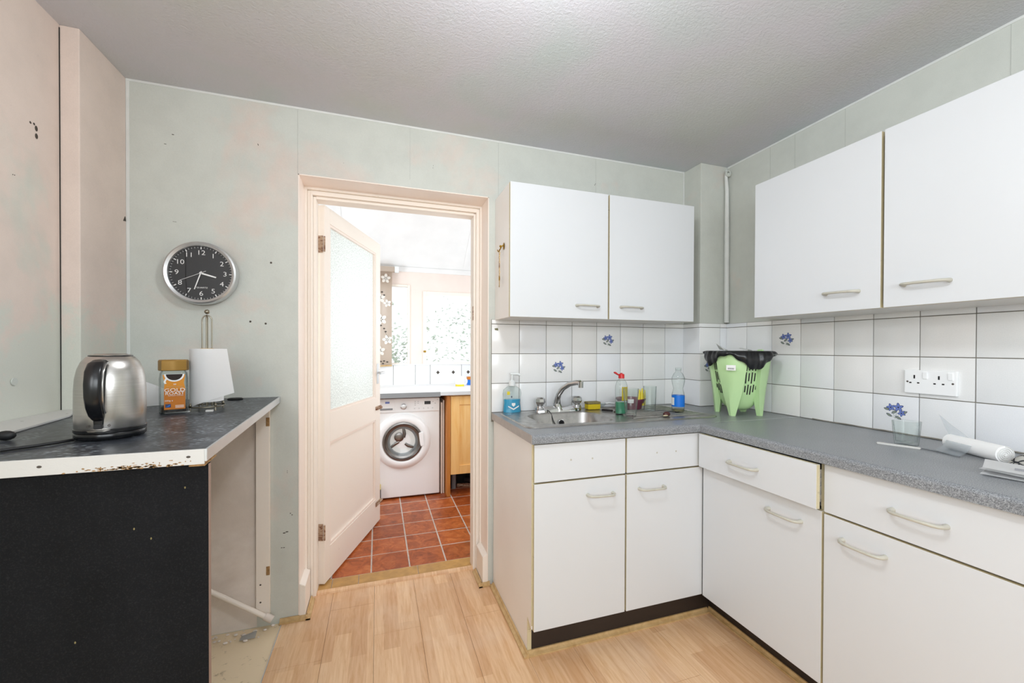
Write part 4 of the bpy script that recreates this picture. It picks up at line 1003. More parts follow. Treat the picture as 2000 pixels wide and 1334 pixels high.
B().box(c[0] - .036, c[0] - .020, c[1] - .0255, c[1] - .024, W + .100, W + .118).make('yellow_print', 'lemon', sp)
B().box(c[0] - .012, c[0] - .009, c[1] - .0262, c[1] - .0255, W + .084, W + .094).box(c[0] - .0155, c[0] - .0055, c[1] - .0262, c[1] - .0255, W + .0875, W + .0905).make('cross_print', 'navy', sp)

spg = thing('sponge', 'yellow washing-up sponge with worn scourer top, behind the sink', 'sponge', (1.148, 2.05, W + .005))
B().box(1.112, 1.190, 2.020, 2.065, W + .006, W + .036, bev=.005).make('foam', 'yellow', spg)
B().box(1.110, 1.191, 2.019, 2.066, W + .036, W + .049, bev=.004).make('scourer', 'scour', spg)
psp = thing('plastic_scoop', 'white plastic scoop lying between sponge and maroon dish', 'spoon', (1.24, 2.06, W + .005))
B().grid(lambda u, v: (1.215 + .032 * math.cos(2*PI*u) * v, 2.06 + .024 * math.sin(2*PI*u) * v, W + .012 + .022 * v * v), 20, 5, 0, .0012).tube([(1.245, 2.062, W + .03), (1.27, 2.06, W + .034), (1.30, 2.055, W + .030)], .005, 0, 8).make('scoop', 'bottlewhite', psp, smooth=60)
dsh = thing('maroon_dish', 'small maroon plastic dish behind the glasses', 'dish', (1.362, 1.985, W + .010))
B().lathe([(0, 0), (.058, 0), (.066, .03), (.082, .052), (.082, .058), (.066, .056), (.058, .034), (.05, .006), (0, .005)], (1.362, 1.985, W + .010), 36).make('dish', 'maroon', dsh, smooth=45)
ydb = thing('yellow_dish_brush', 'folded yellow cloth sticking out of the maroon dish', 'cloth', (1.40, 1.96, W + .02))
for k, (x, h) in enumerate(((1.385, .118), (1.402, .125), (1.418, .115))):
    B().loft([[(x + .010 * math.cos(a), 1.945 + .012 * math.sin(a), W + .03) for a in [2*PI*i/10 for i in range(10)]], [(x + .004 + .009 * math.cos(a), 1.945 + .008 * math.sin(a), W + h * .7) for a in [2*PI*i/10 for i in range(10)]], [(x + .008 + .004 * math.cos(a), 1.945 + .003 * math.sin(a), W + h) for a in [2*PI*i/10 for i in range(10)]]]).make('fold', 'lemon', ydb, smooth=50)
ds = thing('dish_soap_bottle', 'clear squeezy bottle of green liquid with open red cap', 'bottle', (1.205, 1.86, W + .010))
c = (1.212, 1.850, W + .008)
B().lathe([(0, 0), (.033, 0), (.034, .05), (.032, .085), (.034, .12), (.033, .145), (.026, .168), (.013, .182), (.012, .190)], c, 36, sy=.75).make('bottle', 'pet', ds, smooth=60)
B().lathe([(0, .002), (.0315, .002), (.0325, .05), (.0310, .062), (0, .062)], c, 36, sy=.72).make('washing_liquid', 'greenl', ds, smooth=50)
B().lathe([(.0155, .184), (.0155, .204), (.013, .207), (0, .207)], c, 24).cyl((c[0], c[1], c[2] + .205), (c[0], c[1], c[2] + .212), .006).make('cap', 'red', ds, smooth=40)
B().prism([(c[0] - .014, c[1], c[2] + .204), (c[0] - .034, c[1], c[2] + .219), (c[0] - .042, c[1], c[2] + .216), (c[0] - .038, c[1], c[2] + .210), (c[0] - .014, c[1], c[2] + .198)], (0, .012, 0), bev=.0015).make('flip_lid', 'red', ds)
B().grid(lambda u, v: (c[0] + .0335 * math.sin((u - .2) * 1.9), c[1] - .0252 * math.cos((u - .2) * 1.9) - .0006, c[2] + .07 + .07 * v), 8, 2, 0, .0003).make('label', 'lemon', ds, smooth=60)
kn = thing('table_knife', 'black-handled knife lying on the sink edge', 'knife', (1.19, 1.93, W + .007))
B().tube([(1.165, 1.965, W + .012), (1.205, 1.92, W + .012)], .006, 0, 10, flat=.6).make('grip', 'black', kn, smooth=60)
B().prism([(1.205, 1.915, W + .011), (1.212, 1.924, W + .011), (1.26, 1.83, W + .011), (1.25, 1.828, W + .011)], (0, 0, .001)).make('blade', 'chrome', kn)
wbt = thing('water_bottle', 'clear plastic water bottle with a blue label on the drainer', 'bottle', (1.527, 1.795, W + .01))
c = (1.527, 1.795, W + .008)
B().lathe([(0, .004), (.024, 0), (.031, .008), (.0325, .03), (.0325, .09), (.031, .10), (.026, .118), (.0245, .128), (.030, .150), (.0335, .168), (.0325, .185), (.024, .205), (.0145, .216), (.0135, .232)], c, 36).make('bottle', 'pet', wbt, smooth=60)
B().lathe([(0, .003), (.029, .007), (.0315, .02), (.0, .021)], c, 30).make('dregs', 'amberl', wbt, smooth=50)
B().lathe([(.0332, .032), (.0332, .092)], c, 36).make('label', 'blue', wbt, smooth=60)
B().lathe([(.0335, .040), (.0335, .080)], c, 36).make('label_mark', 'pwhite', wbt, smooth=60)
# keep only a narrow piece of the white mark on the label's left side
_lm = [o for o in wbt.children if o.name.startswith('label_mark')][0]
_bm = bmesh.new(); _bm.from_mesh(_lm.data)
bmesh.ops.delete(_bm, geom=[f for f in _bm.faces if not (f.calc_center_median().x * -.76 + f.calc_center_median().y * .65 > .019 and f.calc_center_median().x * -.65 + f.calc_center_median().y * -.76 > .002)], context='FACES'); _bm.to_mesh(_lm.data); _bm.free()
B().cyl((c[0], c[1], c[2] + .224), (c[0], c[1], c[2] + .238), .0150, 0, 20).make('neck_ring', 'pet', wbt, smooth=40)
sh = thing('dark_shell', 'small dark red shell-shaped scrap on the drainer front', 'scrap', (1.375, 1.70, W + .006))
B().ball((1.385, 1.71, W + .018), .018, 0, (1.1, .8, .7), 16).make('shell', 'shell', sh, smooth=60)
B().ball((1.37, 1.70, W + .012), .010, 0, (1.6, .8, .4), 12).make('rim', 'tan', sh, smooth=60)

# ------------------------------------------------------------------ green bin with black liner on the corner
gb = thing('green_caddy', 'mint green slotted plastic basket on four feet, corner of the worktop', 'basket', (1.842, 1.705, W), math.radians(-16))
def gmat(): return wm(gb)
def sq(hw, z, power=4.5, n=48):
    out = []
    for i in range(n):
        a = 2 * PI * (i + .5) / n; k = (abs(math.cos(a)) ** power + abs(math.sin(a)) ** power) ** (-1 / power)
        out.append((hw * k * math.cos(a), hw * k * math.sin(a), z))
    return out
HB = .315
def bowl_hw(z):     # vessel half width: parabola bottom
    t = max(0.0, min(1.0, (z - .024) / (HB - .024))); return .114 * (t ** .24) + .008 * t
lv = [.026, .030, .038, .048, .06, .08, .105, .14, .18, .22, .26, HB]
q = B().loft([sq(bowl_hw(z), z, 3.0) for z in lv], 0, True, False)
q.make('basket_body', 'green', gb, smooth=50, local=True)
for k in range(4):    # corner legs: kite-shaped posts, flaring into the body
    a = PI / 4 + k * PI / 2; R = Matrix.Rotation(a, 4, 'Z')
    def kite(rad, w, dpt, z): return [R @ Vector(p) for p in ((rad, w * .28, z), (rad - dpt * .35, w, z), (rad - dpt, w * .7, z), (rad - dpt, -w * .7, z), (rad - dpt * .35, -w, z), (rad, -w * .28, z))]
    B().loft([kite(.116, .015, .026, 0), kite(.121, .030, .040, .06), kite(.128, .050, .050, .14), kite(.140, .066, .058, .23), kite(.148, .074, .06, .292), kite(.149, .045, .055, .318)], 0).make('leg', 'green', gb, smooth=28, local=True)
for k in range(4):    # slots, staggered, following the curved face
    a = k * PI / 2; R = Matrix.Rotation(a, 4, 'Z'); q = B()
    for ci in range(8):
        y = (ci - 3.5) * .0165
        for (z0, z1) in [(.238 - abs(ci - 3.5) * .002, .285), (.170 + (ci % 2) * .012, .228 - (ci % 2) * .004), (.105 + abs(ci - 3.5) * .013, .158 + (ci % 2) * .006)]:
            if z1 - z0 < .012: continue
            zs = [z0 + (z1 - z0) * i / 4 for i in range(5)]
            sl_ = -.18 * (y / .06)
            pts = []
            for z in zs:
                hw = bowl_hw(z); yy = y * (0.72 + .28 * (z / .28)); pw = 3.0
                xx = (max(hw ** pw - abs(yy) ** pw, 1e-9)) ** (1 / pw)
                pts.append(R @ Vector((xx + .0006, yy, z)))
            q.tube(pts, .0032, 0, 6, flat=.35)
    q.make('slots', 'blackm', gb, smooth=60, local=True)
B().prism([(.105, -.035, .29), (.105, .035, .29), (.118, .022, .345), (.118, -.022, .345)], (.010, 0, 0), bev=.003).make('grip_tab', 'green', gb, local=True)
# label sticker near the rim on the near corner
R = Matrix.Rotation(-3*PI/4, 4, 'Z') @ Matrix.Translation((.0135, .006, 0)) @ Matrix.Rotation(.05, 4, 'Y')
stk = B().box(.1325, .1335, -.022, .022, .245, .272, mat=R).make('barcode_sticker', 'pwhite', gb, local=True)
q = B()
for k in range(9): q.box(.1336, .1339, -.014 + .0033 * k, -.0125 + .0033 * k, .250, .258, mat=R)
q.make('bar_print', 'blackm', stk, local=True)
lin_ = thing('bin_liner', 'black bin bag lining the green basket, folded over its rim', 'bag', (1.842, 1.705, W + .25), math.radians(-16))
def bag(u, v):
    a = 2 * PI * u; pw = 3.2; k = (abs(math.cos(a)) ** pw + abs(math.sin(a)) ** pw) ** (-1 / pw)
    wob = .0035 * math.sin(a * 9) + .0025 * math.sin(a * 23 + 1)
    drop = .036 + .024 * math.cos(a * 4) + .006 * math.sin(a * 5) + .004 * math.sin(a * 17) + .020 * math.exp(-((a - 3 * PI / 2) / .45) ** 2)
    if v < .35: t = v / .35; hw = .118 - .02 * (1 - t); z = .22 + .115 * t
    elif v < .5: t = (v - .35) / .15; hw = .118 + .029 * t; z = .335 + .003 * math.sin(t * PI)
    else: t = (v - .5) / .5; hw = .147 + .009 * math.sin(t * PI) ; z = .335 - drop * 1.25 * t
    hw += wob * (1 if v > .3 else .3)
    return (hw * k * math.cos(a), hw * k * math.sin(a), z - .25)
B().grid(bag, 110, 18).make('liner', 'bag', lin_, smooth=70, local=True)
for nm, lab, (x, y), rz in (('paper_scrap', 'crumpled pale paper poking out at the bin liner\'s left', (1.765, 1.735), .3), ('paper_scrap', 'folded white paper lying over the front of the bin liner', (1.80, 1.605), -.4)):
    t_ = thing(nm, lab, 'paper', (x, y, W + .33), rz)
    B().grid(lambda u, v: ((u - .5) * .055 - .01 * v, (v - .5) * .05, .010 + (.036 if x < 1.77 else .010) * v * (1.2 - u) + .004 * math.sin(u * 5)), 8, 8, 0, .0015).make('sheet', 'film' if False else 'paper', t_, smooth=60, local=True)

# ------------------------------------------------------------------ socket and right-hand worktop clutter
so = thing('double_socket', 'white double wall socket with two switches on the right-hand tiles', 'socket', (XR - .012, .997, 1.15))
sx = XR - .0095
B().box(sx - .012, sx, .918, 1.077, 1.104, 1.197, bev=.003).make('faceplate', 'wmwhite', so)
for yc in (1.040, .965):
    q = B().box(sx - .0128, sx - .0119, yc - .0015 + .003, yc + .0035 + .003, 1.163, 1.177)
    q.box(sx - .0128, sx - .0119, yc + .013, yc + .020, 1.144, 1.149).box(sx - .0128, sx - .0119, yc - .012, yc - .005, 1.144, 1.149)
    q.make('socket_holes', 'blackm', so)
for yc in (1.010, .935):
    B().box(sx - .016, sx - .0118, yc - .007, yc + .007, 1.163, 1.189, bev=.0015).make('switch', 'wmwhite', so)
for yc, z in ((1.066, 1.150), (.929, 1.150)): B().lathe([(.0035, 0), (.0035, .0012), (0, .0012)], (sx - .0119, yc, z), 12, mat=Matrix.Rotation(-PI/2, 4, 'Y')).make('screw', 'mark', so)
stc = thing('plastic_stick', 'flat cream plastic stick lying in front of the short tumbler', 'stick', (1.77, .95, W))
B().prism([(1.742, 1.004, W), (1.754, 1.012, W), (1.760, 1.006, W), (1.800, .903, W), (1.786, .898, W), (1.745, .992, W)], (0, 0, .006), bev=.0018).make('stick', 'edging', stc)
rl = thing('bag_roll', 'roll of thin white plastic bags lying on the right-hand worktop', 'roll', (1.86, .79, W))
p0, p1 = Vector((1.905, .875, W + .026)), Vector((1.822, .712, W + .026))
d_ = (p1 - p0).normalized()
rb = B().cyl(p0, p1, .026, 0, 32).make('roll', 'paper', rl, smooth=40)
q = B(); u_ = Vector((0, 0, 1)); v_ = d_.cross(u_)
q.tube([p1 + d_ * .001 + (u_ * math.cos(t) + v_ * math.sin(t)) * (.003 + .0215 * t / (8 * PI)) for t in [8 * PI * k / 90 for k in range(91)]], .0014, 0, 5)
q.make('spiral_end', 'soffit', rl, smooth=60)
f1 = B().grid(lambda u, v: tuple(p0.lerp(p1, .02 + .5 * u) + Vector((-.03 - .075 * v, .0, -.022 + .030 * math.exp(-3 * v)))), 10, 10, 0, .0006); f1.make('loose_sheet', 'film', rl, smooth=60)
f2 = B().grid(lambda u, v: tuple(p0.lerp(p1, -.05 + .45 * u) + Vector((.0 + .05 * v * (1 - u), .05 * v, .024 + .06 * v - .02 * u * v))), 10, 10, 0, .0006); f2.make('loose_sheet', 'film', rl, smooth=60)
pn = thing('thin_rod', 'thin grey rod lying between cream stick and bag roll', 'rod', (1.815, .86, W))
B().tube([(1.805, .915, W + .004), (1.800, .84, W + .004), (1.79, .80, W + .004)], .0035, 0, 8).make('rod', 'grey', pn, smooth=60)
cl = thing('patterned_cloth', 'bunched black and white patterned cloth at the worktop\'s right end', 'cloth', (1.86, .62, W))
def clothf(u, v):
    x = 1.76 + .19 * u; y = .50 + .19 * v + .01 * math.sin(u * 9)
    e = min(1, 6 * u, 6 * (1 - u)) * min(1, 6 * v, 6 * (1 - v))
    z = W + .004 + max(0, e) * (.024 + .016 * math.sin(u * 11 + v * 5) + .010 * math.sin(v * 17 - u * 6))
    return (x, y, z)
B().grid(clothf, 36, 36, 0, .002).make('cloth', 'cloth', cl, smooth=70)
for k, (dx, rz, lab) in enumerate(((0, .25, 'white envelope at the bottom of the letters by the frame edge'), (.006, .12, 'white envelope in the middle of the small pile of letters'), (.0, .35, 'topmost pale envelope of the letters with blue print'))):
    t_ = thing('envelope', lab, 'envelope', (1.655 + dx, .575, W + .001 + .006 * k), rz)
    B().grid(lambda u, v: ((u - .5) * .11, (v - .5) * .21, .001 + .005 * (u * u) + .004 * v * (1 + k)), 8, 8, 0, .003).make('sheet', 'paper', t_, smooth=60, local=True)
    if k == 2:
        q = B()
        for j in range(3): q.box(-.02, -.018 + .0, -.02 + .0, .05, 0, 0.0002, mat=Matrix.Translation((.012 * j, 0, .0075 + .0045)))
        q.make('printed_lines', 'navy', t_, local=True)

# ------------------------------------------------------------------ left counter
YC = 1.073
ct = thing('counter', 'dark slate-effect counter top with chipped white edging at left', 'worktop', (-.7, 1.6, W2))
B().prism([(XL2, D - .001, W2 - .028), (-.433, D - .001, W2 - .028), (-.366, YC + .006, W2 - .028), (XL + .002, YC + .006, W2 - .028), (XL + .002, YBL - .001, W2 - .028), (XL2, YBL - .001, W2 - .028)], (0, 0, .028)).make('worktop_board', 'slate', ct)
B().box(XL + .002, -.3655, YC, YC + .006, W2 - .032, W2 + .001, bev=.0008).make('front_edging', 'edging', ct)
B().prism([(-.3655, YC, W2 - .026), (-.4325, D - .001, W2 - .026), (-.4275, D - .001, W2 - .026), (-.3605, YC, W2 - .026)], (0, 0, .027), bev=.0006).make('side_edging', 'alu', ct)
B().prism([(-.366, YC + .004, W2 - .037), (-.366, YC + .075, W2 - .032), (-.369, YC + .07, W2 - .026), (-.364, YC + .004, W2 - .026)], (-.03, 0, 0)).make('bare_chipboard', 'chipboard', ct)
q = B()
for k in range(110):
    x = random.gauss(-.485, .045); z = W2 - .0315 + abs(random.gauss(0, .0045)); w_, h_ = random.uniform(.001, .005), random.uniform(.0006, .0018)
    q.prism([(x + w_ * random.uniform(.6, 1.2) * math.cos(t), YC + .0003, z + h_ * random.uniform(.6, 1.3) * math.sin(t)) for t in [2 * PI * i / 7 for i in range(7)]], (0, -.0006, 0))
q.make('chipped_patch', 'chipboard', ct, kind='stuff')
for x in (-.645, -.395): B().ball((x, YC - .0003, W2 - .014), .0032, 0, (1.3, .25, .8), 8).make('nail_head', 'mark', ct)
B().box(XL2, -.524, D - .0015, D, .0, W2 - .03).make('bare_plaster', 'wall_low', wall_back)
us = thing('upstand_board', 'white painted filler board lying along the left wall on the counter', 'board', (-1.0, 1.5, W2))
B().prism([(XL + .001, YBL - .002, W2 + .0006), (-1.004, YBL - .002, W2 + .0006), (-.945, 1.70, W2 + .0006), (-.897, 1.369, W2 + .0006), (-.86, 1.08, W2 + .0006), (XL + .001, 1.08, W2 + .0006)], (0, 0, .006), bev=.001).make('board', 'edging', us)
for x, y in ((-1.0, 1.60), (-.975, 1.74), (-.96, 1.45)): B().ball((x, y, W2 + .0062), .0045, 0, (1.5, .8, .12), 8).make('nail_head', 'mark', us)
ep = thing('counter_front_board', 'large black hardboard panel closing the front of the left counter', 'panel', (-.7, 1.10, 0))
B().box(XL + .002, -.364, YC + .018, YC + .034, 0, W2 - .036, m=0, fm={'+x': 1}, bev=.0008).make('board', ['board', 'boardedge'], ep)
for x, z in ((-.408, .965), (-.60, .66), (-.50, .885), (-.47, .86)): B().ball((x, YC + .0178, z), .0016, 0, (1, .3, 1.6), 8).make('paint_fleck', 'scour', ep)
po = thing('support_batten', 'cream stained batten on the wall holding the counter end', 'batten', (-.493, 2.1, 0))
B().box(-.523, -.468, D - .020, D - .001, .060, W2 - .030, bev=.002).make('batten', 'cream', po)
for z in (.26, .94): B().box(-.482, -.4675, D - .0215, D - .0195, z - .02, z + .02, bev=.0015).make('bare_patch', 'chipboard', po)
for z in (.12, .20): B().ball((-.505, D - .020, z), .004, 0, (1, .4, 1), 8).make('nail_head', 'mark', po)
dp = thing('copper_pipe', 'sloping painted pipe along the wall below the left counter', 'pipe', (-.56, 2.09, .1))
B().tube([(-.99, 2.095, .415), (-.667, 2.10, .191), (-.468, 2.085, .058)], .011, 0, 14).make('pipe', 'cream', dp, smooth=60)
B().cyl((-.482, 2.087, .068), (-.452, 2.083, .048), .016, 0, 16).make('pipe_end', 'wall_low', dp, smooth=40)
B().grid(lambda u, v: (-.57 + .06 * u, 2.045 + .03 * v, .004 + .012 * u * v), 4, 4, 0, .001).make('torn_card', 'edging', vin, smooth=60)

# kettle
KX, KY = -.644, 1.305
kt = thing('kettle', 'brushed steel kettle with black handle standing on the left counter', 'kettle', (KX, KY, W2), math.radians(-83))
B().lathe([(0, .0015), (.064, .0015), (.0675, .006), (.0675, .014), (.066, .017), (.0, .017)], (0, 0, 0), 56).make('power_base', 'black', kt, smooth=40, local=True)
B().lathe([(.064, .017), (.068, .019), (.068, .026), (.066, .028)], (0, 0, 0), 56).make('bottom_ring', 'black', kt, smooth=40, local=True)
B().lathe([(.066, .027), (.0668, .031), (.0672, .08), (.0668, .12), (.0652, .148), (.0610, .172), (.0545, .190), (.0450, .202), (.0400, .2045)], (0, 0, 0), 64).make('body', 'steel', kt, smooth=60, local=True)
B().lathe([(.0405, .203), (.0410, .207), (.038, .2085), (.034, .2075), (.030, .210), (0, .211)], (0, 0, 0), 48).make('lid', 'steel', kt, smooth=30, local=True)
B().lathe([(.0418, .2025), (.0420, .206), (.040, .206), (.040, .2025)], (0, 0, 0), 48).make('lid_seal', 'black', kt, smooth=40, local=True)
# handle points along local +x (towards the viewer)
hp = [(.040, .186), (.060, .190), (.078, .184), (.090, .168), (.095, .14), (.095, .11), (.090, .085), (.080, .066), (.070, .056), (.063, .052)]
def ribbon(pts, hw, th):
    loops = []
    for i, (x, z) in enumerate(pts):
        a, b_ = pts[max(i-1, 0)], pts[min(i+1, len(pts)-1)]; d = Vector((b_[0]-a[0], 0, b_[1]-a[1])).normalized(); n = Vector((d.z, 0, -d.x))
        w = hw[i] if isinstance(hw, list) else hw; t2 = th[i] if isinstance(th, list) else th; c0 = Vector((x, 0, z))
        loops.append([c0 + Vector((0, w * math.copysign(abs(math.cos(k)) ** .7, math.cos(k)), 0)) + n * t2 * math.copysign(abs(math.sin(k)) ** .7, math.sin(k)) for k in [2*PI*j/16 for j in range(16)]])
    return loops
B().loft(ribbon(hp, [.013, .015, .0155, .016, .016, .0155, .0145, .013, .011, .009], [.006, .007, .008, .008, .0075, .0075, .007, .007, .006, .005])).make('handle', 'black', kt, smooth=60, local=True)
B().loft(ribbon([(.0615, .178), (.0665, .15), (.0675, .11), (.067, .07), (.067, .040)], [.014, .013, .012, .011, .009], [.0025] * 5)).make('handle_back', 'black', kt, smooth=60, local=True)
B().loft(ribbon([(.058, .187), (.072, .183), (.083, .168), (.0875, .14), (.0875, .11), (.083, .087), (.073, .068)], [.0165] * 7, [.0016] * 7)).make('handle_trim', 'steel', kt, smooth=60, local=True)
B().prism([(.066, -.009, .030), (.066, .009, .030), (.066, .008, .042), (.066, -.008, .042)], (.0055, 0, 0), bev=.002).make('switch_hollow', 'blackm', kt, local=True)
B().grid(lambda u, v: (.066 + .013 * v, (u - .5) * .045 * (1 - .35 * v), .027 - .002 * v), 8, 4, 0, .0018).make('switch', 'steel', kt, smooth=50, local=True)
for s_ in (-1, 1): B().tube([(.0665 + .0002, s_ * .019 + .0022 * math.cos(t), .037 + .0022 * math.sin(t)) for t in [2*PI*k/12 for k in range(12)]], .0005, 0, 5, closed=True).make('switch_mark', 'mark', kt, local=True)
B().prism([(-.060, -.014, .17), (-.060, .014, .17), (-.043, .010, .199), (-.043, -.010, .199)], (-.022, 0, .012), bev=.002).make('spout', 'steel', kt, local=True)
cd = tag(B().tube([(KX - .05, KY - .045, W2 + .004), (-.705, 1.235, W2 + .0045), (-.735, 1.205, W2 + .004), (-.77, 1.175, W2 + .004), (-.83, 1.125, W2 + .004)], .0036, 0, 8).make('power_cord', 'blackm', smooth=60), 'black kettle cord running left along the counter', 'cord')
tag(B().ball((-.855, 1.32, W2 + .012), .012, 0, (1.6, .9, 1), 14).cyl((-.865, 1.32, W2 + .010), (-.91, 1.33, W2 + .010), .006).make('black_plug', 'blackm', smooth=60), 'small black plug at the far left of the counter', 'plug')

# coffee jar
JX, JY = -.674, 1.716
jr = thing('coffee_jar', 'glass jar with gold lid and orange coffee label, right of the kettle', 'jar', (JX, JY, W2), math.radians(24)); jr.scale = (1.22, 1.22, 1.0)
B().lathe([(0, 0), (.029, 0), (.032, .004), (.032, .12), (.030, .138), (.027, .145), (.027, .150), (.025, .150), (.025, .144), (.028, .137), (.0295, .12), (.0295, .006), (0, .005)], (0, 0, 0), 48, power=4.5).make('jar_glass', 'glass', jr, smooth=45, local=True)
B().lathe([(0, .006), (.029, .006), (.029, .020), (.020, .024), (0, .022)], (0, 0, 0), 40, power=4.5).make('coffee', 'coffee', jr, smooth=40, local=True)
B().lathe([(.0325, .147), (.034, .149), (.034, .180), (.032, .184), (0, .185)], (0, 0, 0), 12, power=3.0).make('lid', 'gold', jr, smooth=25, local=True)
yl = -.0326
lb = B().prism([(-.022, yl, .016), (.024, yl, .016), (.024, yl, .085), (.021, yl, .105), (.024, yl, .134), (-.025, yl, .134), (-.021, yl, .105), (-.022, yl, .085)], (0, -.0004, 0)).make('label', 'orange', jr, local=True)
B().box(-.022, .024, yl - .0008, yl - .0004, .016, .085).make('label_panel', 'dorange', lb, local=True)
B().prism([(.0 + .022 * math.cos(t), yl - .0006, .136 + .026 * math.sin(t)) for t in [PI + PI * k / 16 for k in range(17)]], (0, -.0004, 0)).tube([(-.017, yl - .0008, .122), (-.025 + .004, yl - .0008, .110), (-.0185, yl - .0008, .104)], .0022, 0, 6, flat=.2).make('cup_print', 'pwhite', lb, local=True)
B().prism([(.0 + .018 * math.cos(t), yl - .0011, .1355 + .0205 * math.sin(t)) for t in [PI + PI * k / 16 for k in range(17)]], (0, -.0004, 0)).make('coffee_print', 'coffee', lb, local=True)
J = wm(jr)
def jt(s, size, x, z, mat, xs=1.0): text('lettering', s, size, J @ frame_of((x, yl - .0014, z), (1, 0, 0), (0, 0, 1)), mat, lb, .0001, xs=xs)
jt('FAIRTRADE', .0058, .001, .0925, 'quad', 1.15); jt('GOLD', .0165, .001, .081, 'pwhite', 1.0); jt('ROAST', .0140, .001, .070, 'pwhite', .95)
jt('INSTANT COFFEE', .0038, .003, .0625, 'pwhite', 1.1); jt('200g e', .0068, -.012, .046, 'pwhite', 1.0); jt('88', .006, .001, .101, 'pwhite')
B().box(-.0195, -.0075, yl - .0012, yl - .0008, .023, .035).make('logo_square', 'navy', lb, local=True)
B().prism([(-.0185, yl - .0014, .025), (-.010, yl - .0014, .0265), (-.0085, yl - .0014, .033), (-.014, yl - .0014, .029)], (0, -.0002, 0)).make('logo_leaf', 'blue', lb, local=True)
q = B()
for k in range(3): q.box(.002, .021, yl - .0010, yl - .0008, .021 + .0035 * k, .0223 + .0035 * k)
q.make('small_print', 'pwhite', lb, local=True)
# kitchen-roll stand and roll
HX, HY = -.592, 1.765
hs = thing('kitchen_roll_stand', 'wire kitchen-roll stand with looped top and ball finial', 'stand', (HX, HY, W2))
for a in (PI/4, 3*PI/4, 5*PI/4, 7*PI/4):
    B().tube([(HX + .045 * math.cos(a), HY + .045 * math.sin(a), W2 + .030), (HX + .053 * math.cos(a), HY + .053 * math.sin(a), W2 + .026), (HX + .054 * math.cos(a), HY + .054 * math.sin(a), W2)], .0022, 0, 8).ball((HX + .0535 * math.cos(a), HY + .0535 * math.sin(a), W2 + .020), .005).make('foot', 'wire', hs, smooth=60)
B().tube([(HX + .054 * math.cos(a), HY + .054 * math.sin(a), W2 + .014) for a in [2*PI*k/40 for k in range(40)]], .0022, 0, 8, closed=True).make('base_ring', 'wire', hs, smooth=60)
for rz in (0.2, 0.2 + PI/2):
    cx, sx_ = math.cos(rz), math.sin(rz); rr = .0145
    pts = [(HX + rr * cx, HY + rr * sx_, W2 + .012), (HX + rr * cx, HY + rr * sx_, W2 + .325)] + [(HX + rr * cx * math.cos(t), HY + rr * sx_ * math.cos(t), W2 + .325 + rr * 1.3 * math.sin(t)) for t in [PI * k / 10 for k in range(1, 10)]] + [(HX - rr * cx, HY - rr * sx_, W2 + .325), (HX - rr * cx, HY - rr * sx_, W2 + .012)]
    B().tube(pts, .0023, 0, 8).make('wire_loop', 'wire', hs, smooth=60)
B().ball((HX, HY, W2 + .357), .0085).make('finial', 'wire', hs, smooth=60)
kr = thing('kitchen_roll', 'white kitchen roll on the wire stand with its loose sheet hanging', 'paper roll', (HX, HY, W2 + .03))
B().lathe([(.020, .0), (.050, .0), (.050, .190), (.020, .190), (.020, .0)], (HX, HY, W2 + .032), 48).make('roll', 'paper', kr, smooth=40)
B().lathe([(.0205, .0), (.0205, .192), (.0190, .192), (.0190, 0), (.0205, 0)], (HX, HY, W2 + .0315), 32).make('core', 'quad', kr, smooth=40)
# loose sheet: leaves the roll on its viewer side, flares out to the right
def sheet(u, v):
    top = 1 - v
    a0 = math.radians(-115 + 25 * 0); L = u * .135
    if L < .050: a = math.radians(-150) + L / .052; x, y = .052 * math.cos(a), .052 * math.sin(a)
    else:
        a = math.radians(-150) + .050 / .052; x = .052 * math.cos(a) - (L - .050) * math.sin(a); y = .052 * math.sin(a) + (L - .050) * math.cos(a) * 1.0
    fl_ = v * .012 * u; x += fl_ + .012 * v * u * u; y -= fl_ * .5
    z = .222 - .212 * v + .055 * u * v
    return (HX + x, HY + y, W2 + z)
B().grid(sheet, 16, 10, 0, .0006).make('loose_sheet', 'paper', kr, smooth=70)
tag(B().prism([(-.697, 1.700, W2), (-.690, 1.693, W2), (-.625, 1.712, W2), (-.628, 1.722, W2)], (0, 0, .004), bev=.001).make('wood_splinter', 'edging'), 'pale splinter lying in front of the coffee jar', 'scrap')
tag(B().box(-.574, -.552, 1.694, 1.706, W2, W2 + .007, bev=.002).make('pale_stub', 'edging'), 'short pale stub at the foot of the kitchen roll', 'scrap')
tag(B().lathe([(0, 0), (.020, 0), (.022, .004), (.018, .008), (0, .009)], (-.588, 2.06, W2), 20, sx=1.4).make('black_disc', 'blackm', smooth=40), 'flat black disc by the wall at the counter\'s back', 'disc')
pp = thing('curled_paper', 'curled white paper edge showing between kettle and coffee jar', 'paper', (-.80, 1.90, W2), .4)
B().grid(lambda u, v: ((u - .5) * .12, .03 * math.sin(u * 3), .002 + .11 * v * (1 - .6 * u)), 10, 6, 0, .0008).make('sheet', 'paper', pp, smooth=60, local=True)

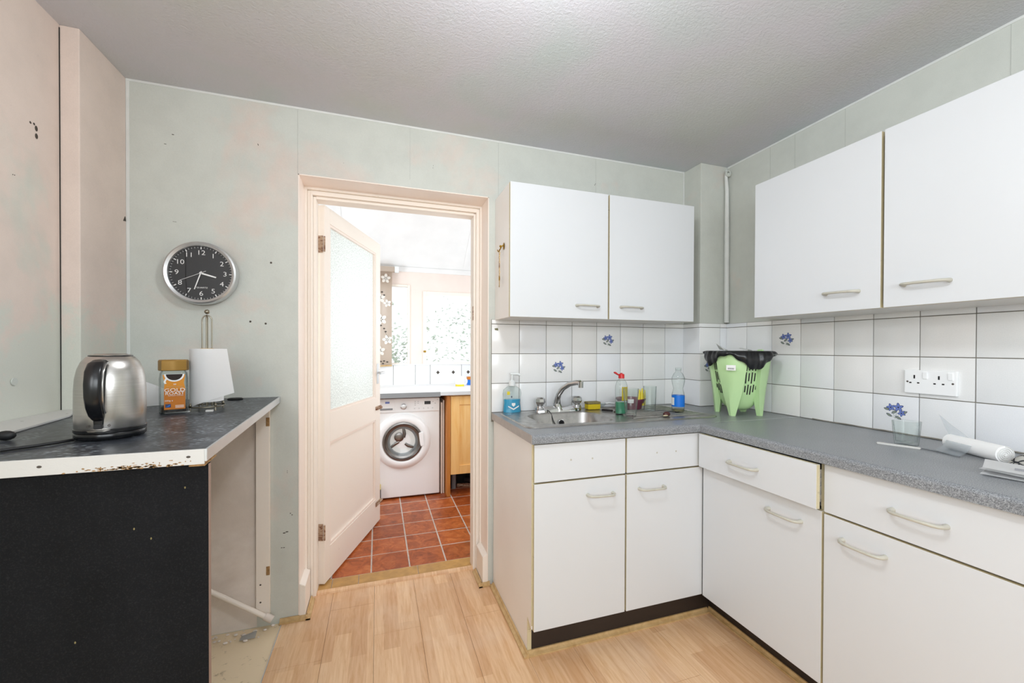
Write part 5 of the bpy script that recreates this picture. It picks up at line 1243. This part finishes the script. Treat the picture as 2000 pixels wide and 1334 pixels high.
# ------------------------------------------------------------------ clock
CX, CZ, CR = -.724, 1.598, .137
ck = thing('wall_clock', 'round silver-rimmed wall clock with black dial above the counter', 'clock', (CX, D, CZ))
def CM(y): return None
yf = D - .052
B().lathe([(CR - .004, .001), (CR - .001, .03), (CR - .004, .048), (CR - .010, .052), (CR - .020, .046), (CR - .022, .036)], (CX, D, CZ), 72, mat=RX).make('rim', 'alu', ck, smooth=30)
B().lathe([(CR - .021, .033), (0, .033)], (CX, D, CZ), 64, mat=RX).lathe([(CR - .021, .002), (0, .002)], (CX, D, CZ), 64, mat=RX).make('dial', 'clockface', ck)
dial = [o for o in ck.children if o.name.startswith('dial')][0]
yd = D - .0335
for h in range(1, 13):
    a = PI/2 - h * PI / 6; r0 = .088
    text('numeral', str(h), .0285, frame_of((CX + r0 * math.cos(a), yd, CZ + r0 * math.sin(a)), (1, 0, 0), (0, 0, 1)), 'pwhite', dial, .0002, xs=1.15, offset=-.0002)
text('lettering', 'QUARTZ', .0085, frame_of((CX + .003, yd, CZ - .062), (1, 0, 0), (0, 0, 1)), 'pwhite', dial, .0002, xs=1.2)
q = B()
for k in range(60):
    a = 2 * PI * k / 60; big = k % 5 == 0; r1 = CR - .0235; r0 = r1 - (.010 if big else .005); w = .0018 if big else .0006
    d = Vector((math.cos(a), 0, math.sin(a))); n = Vector((-math.sin(a), 0, math.cos(a))); o = Vector((CX, yd, CZ))
    q.prism([o + d * r0 + n * w, o + d * r1 + n * w, o + d * r1 - n * w, o + d * r0 - n * w], (0, -.0004, 0))
q.make('minute_marks', 'pwhite', dial)
def hand(name, deg, r0, r1, w, y):
    a = PI/2 - math.radians(deg); d = Vector((math.cos(a), 0, math.sin(a))); n = Vector((-math.sin(a), 0, math.cos(a))); o = Vector((CX, yd - y, CZ))
    B().prism([o - d * r0 + n * w, o + d * r1 + n * w * .8, o + d * r1 - n * w * .8, o - d * r0 - n * w], (0, -.0008, 0)).make(name, 'pwhite', ck)
hand('hour_hand', 106, .006, .058, .0034, .003); hand('minute_hand', 198, .008, .074, .0022, .005); hand('second_hand', 245, .022, .080, .0007, .007)
B().tube([(CX - .058, yd - .001, CZ + .098), (CX - .055, yd - .001, CZ + .04), (CX - .056, yd - .001, CZ - .02), (CX - .051, yd - .001, CZ - .102)], .0008, 0, 6).make('dark_line', 'black', ck)  # thin dark line running down the dial
B().cyl((CX, yd, CZ), (CX, yd - .010, CZ), .004, 0, 16).make('centre_cap', 'alu', ck, smooth=40)
B().lathe([(CR - .020, .0445), (0, .0445)], (CX, D, CZ), 48, mat=RX).make('clock_glass', 'wglass', ck)
bpy.context.view_layer.update()
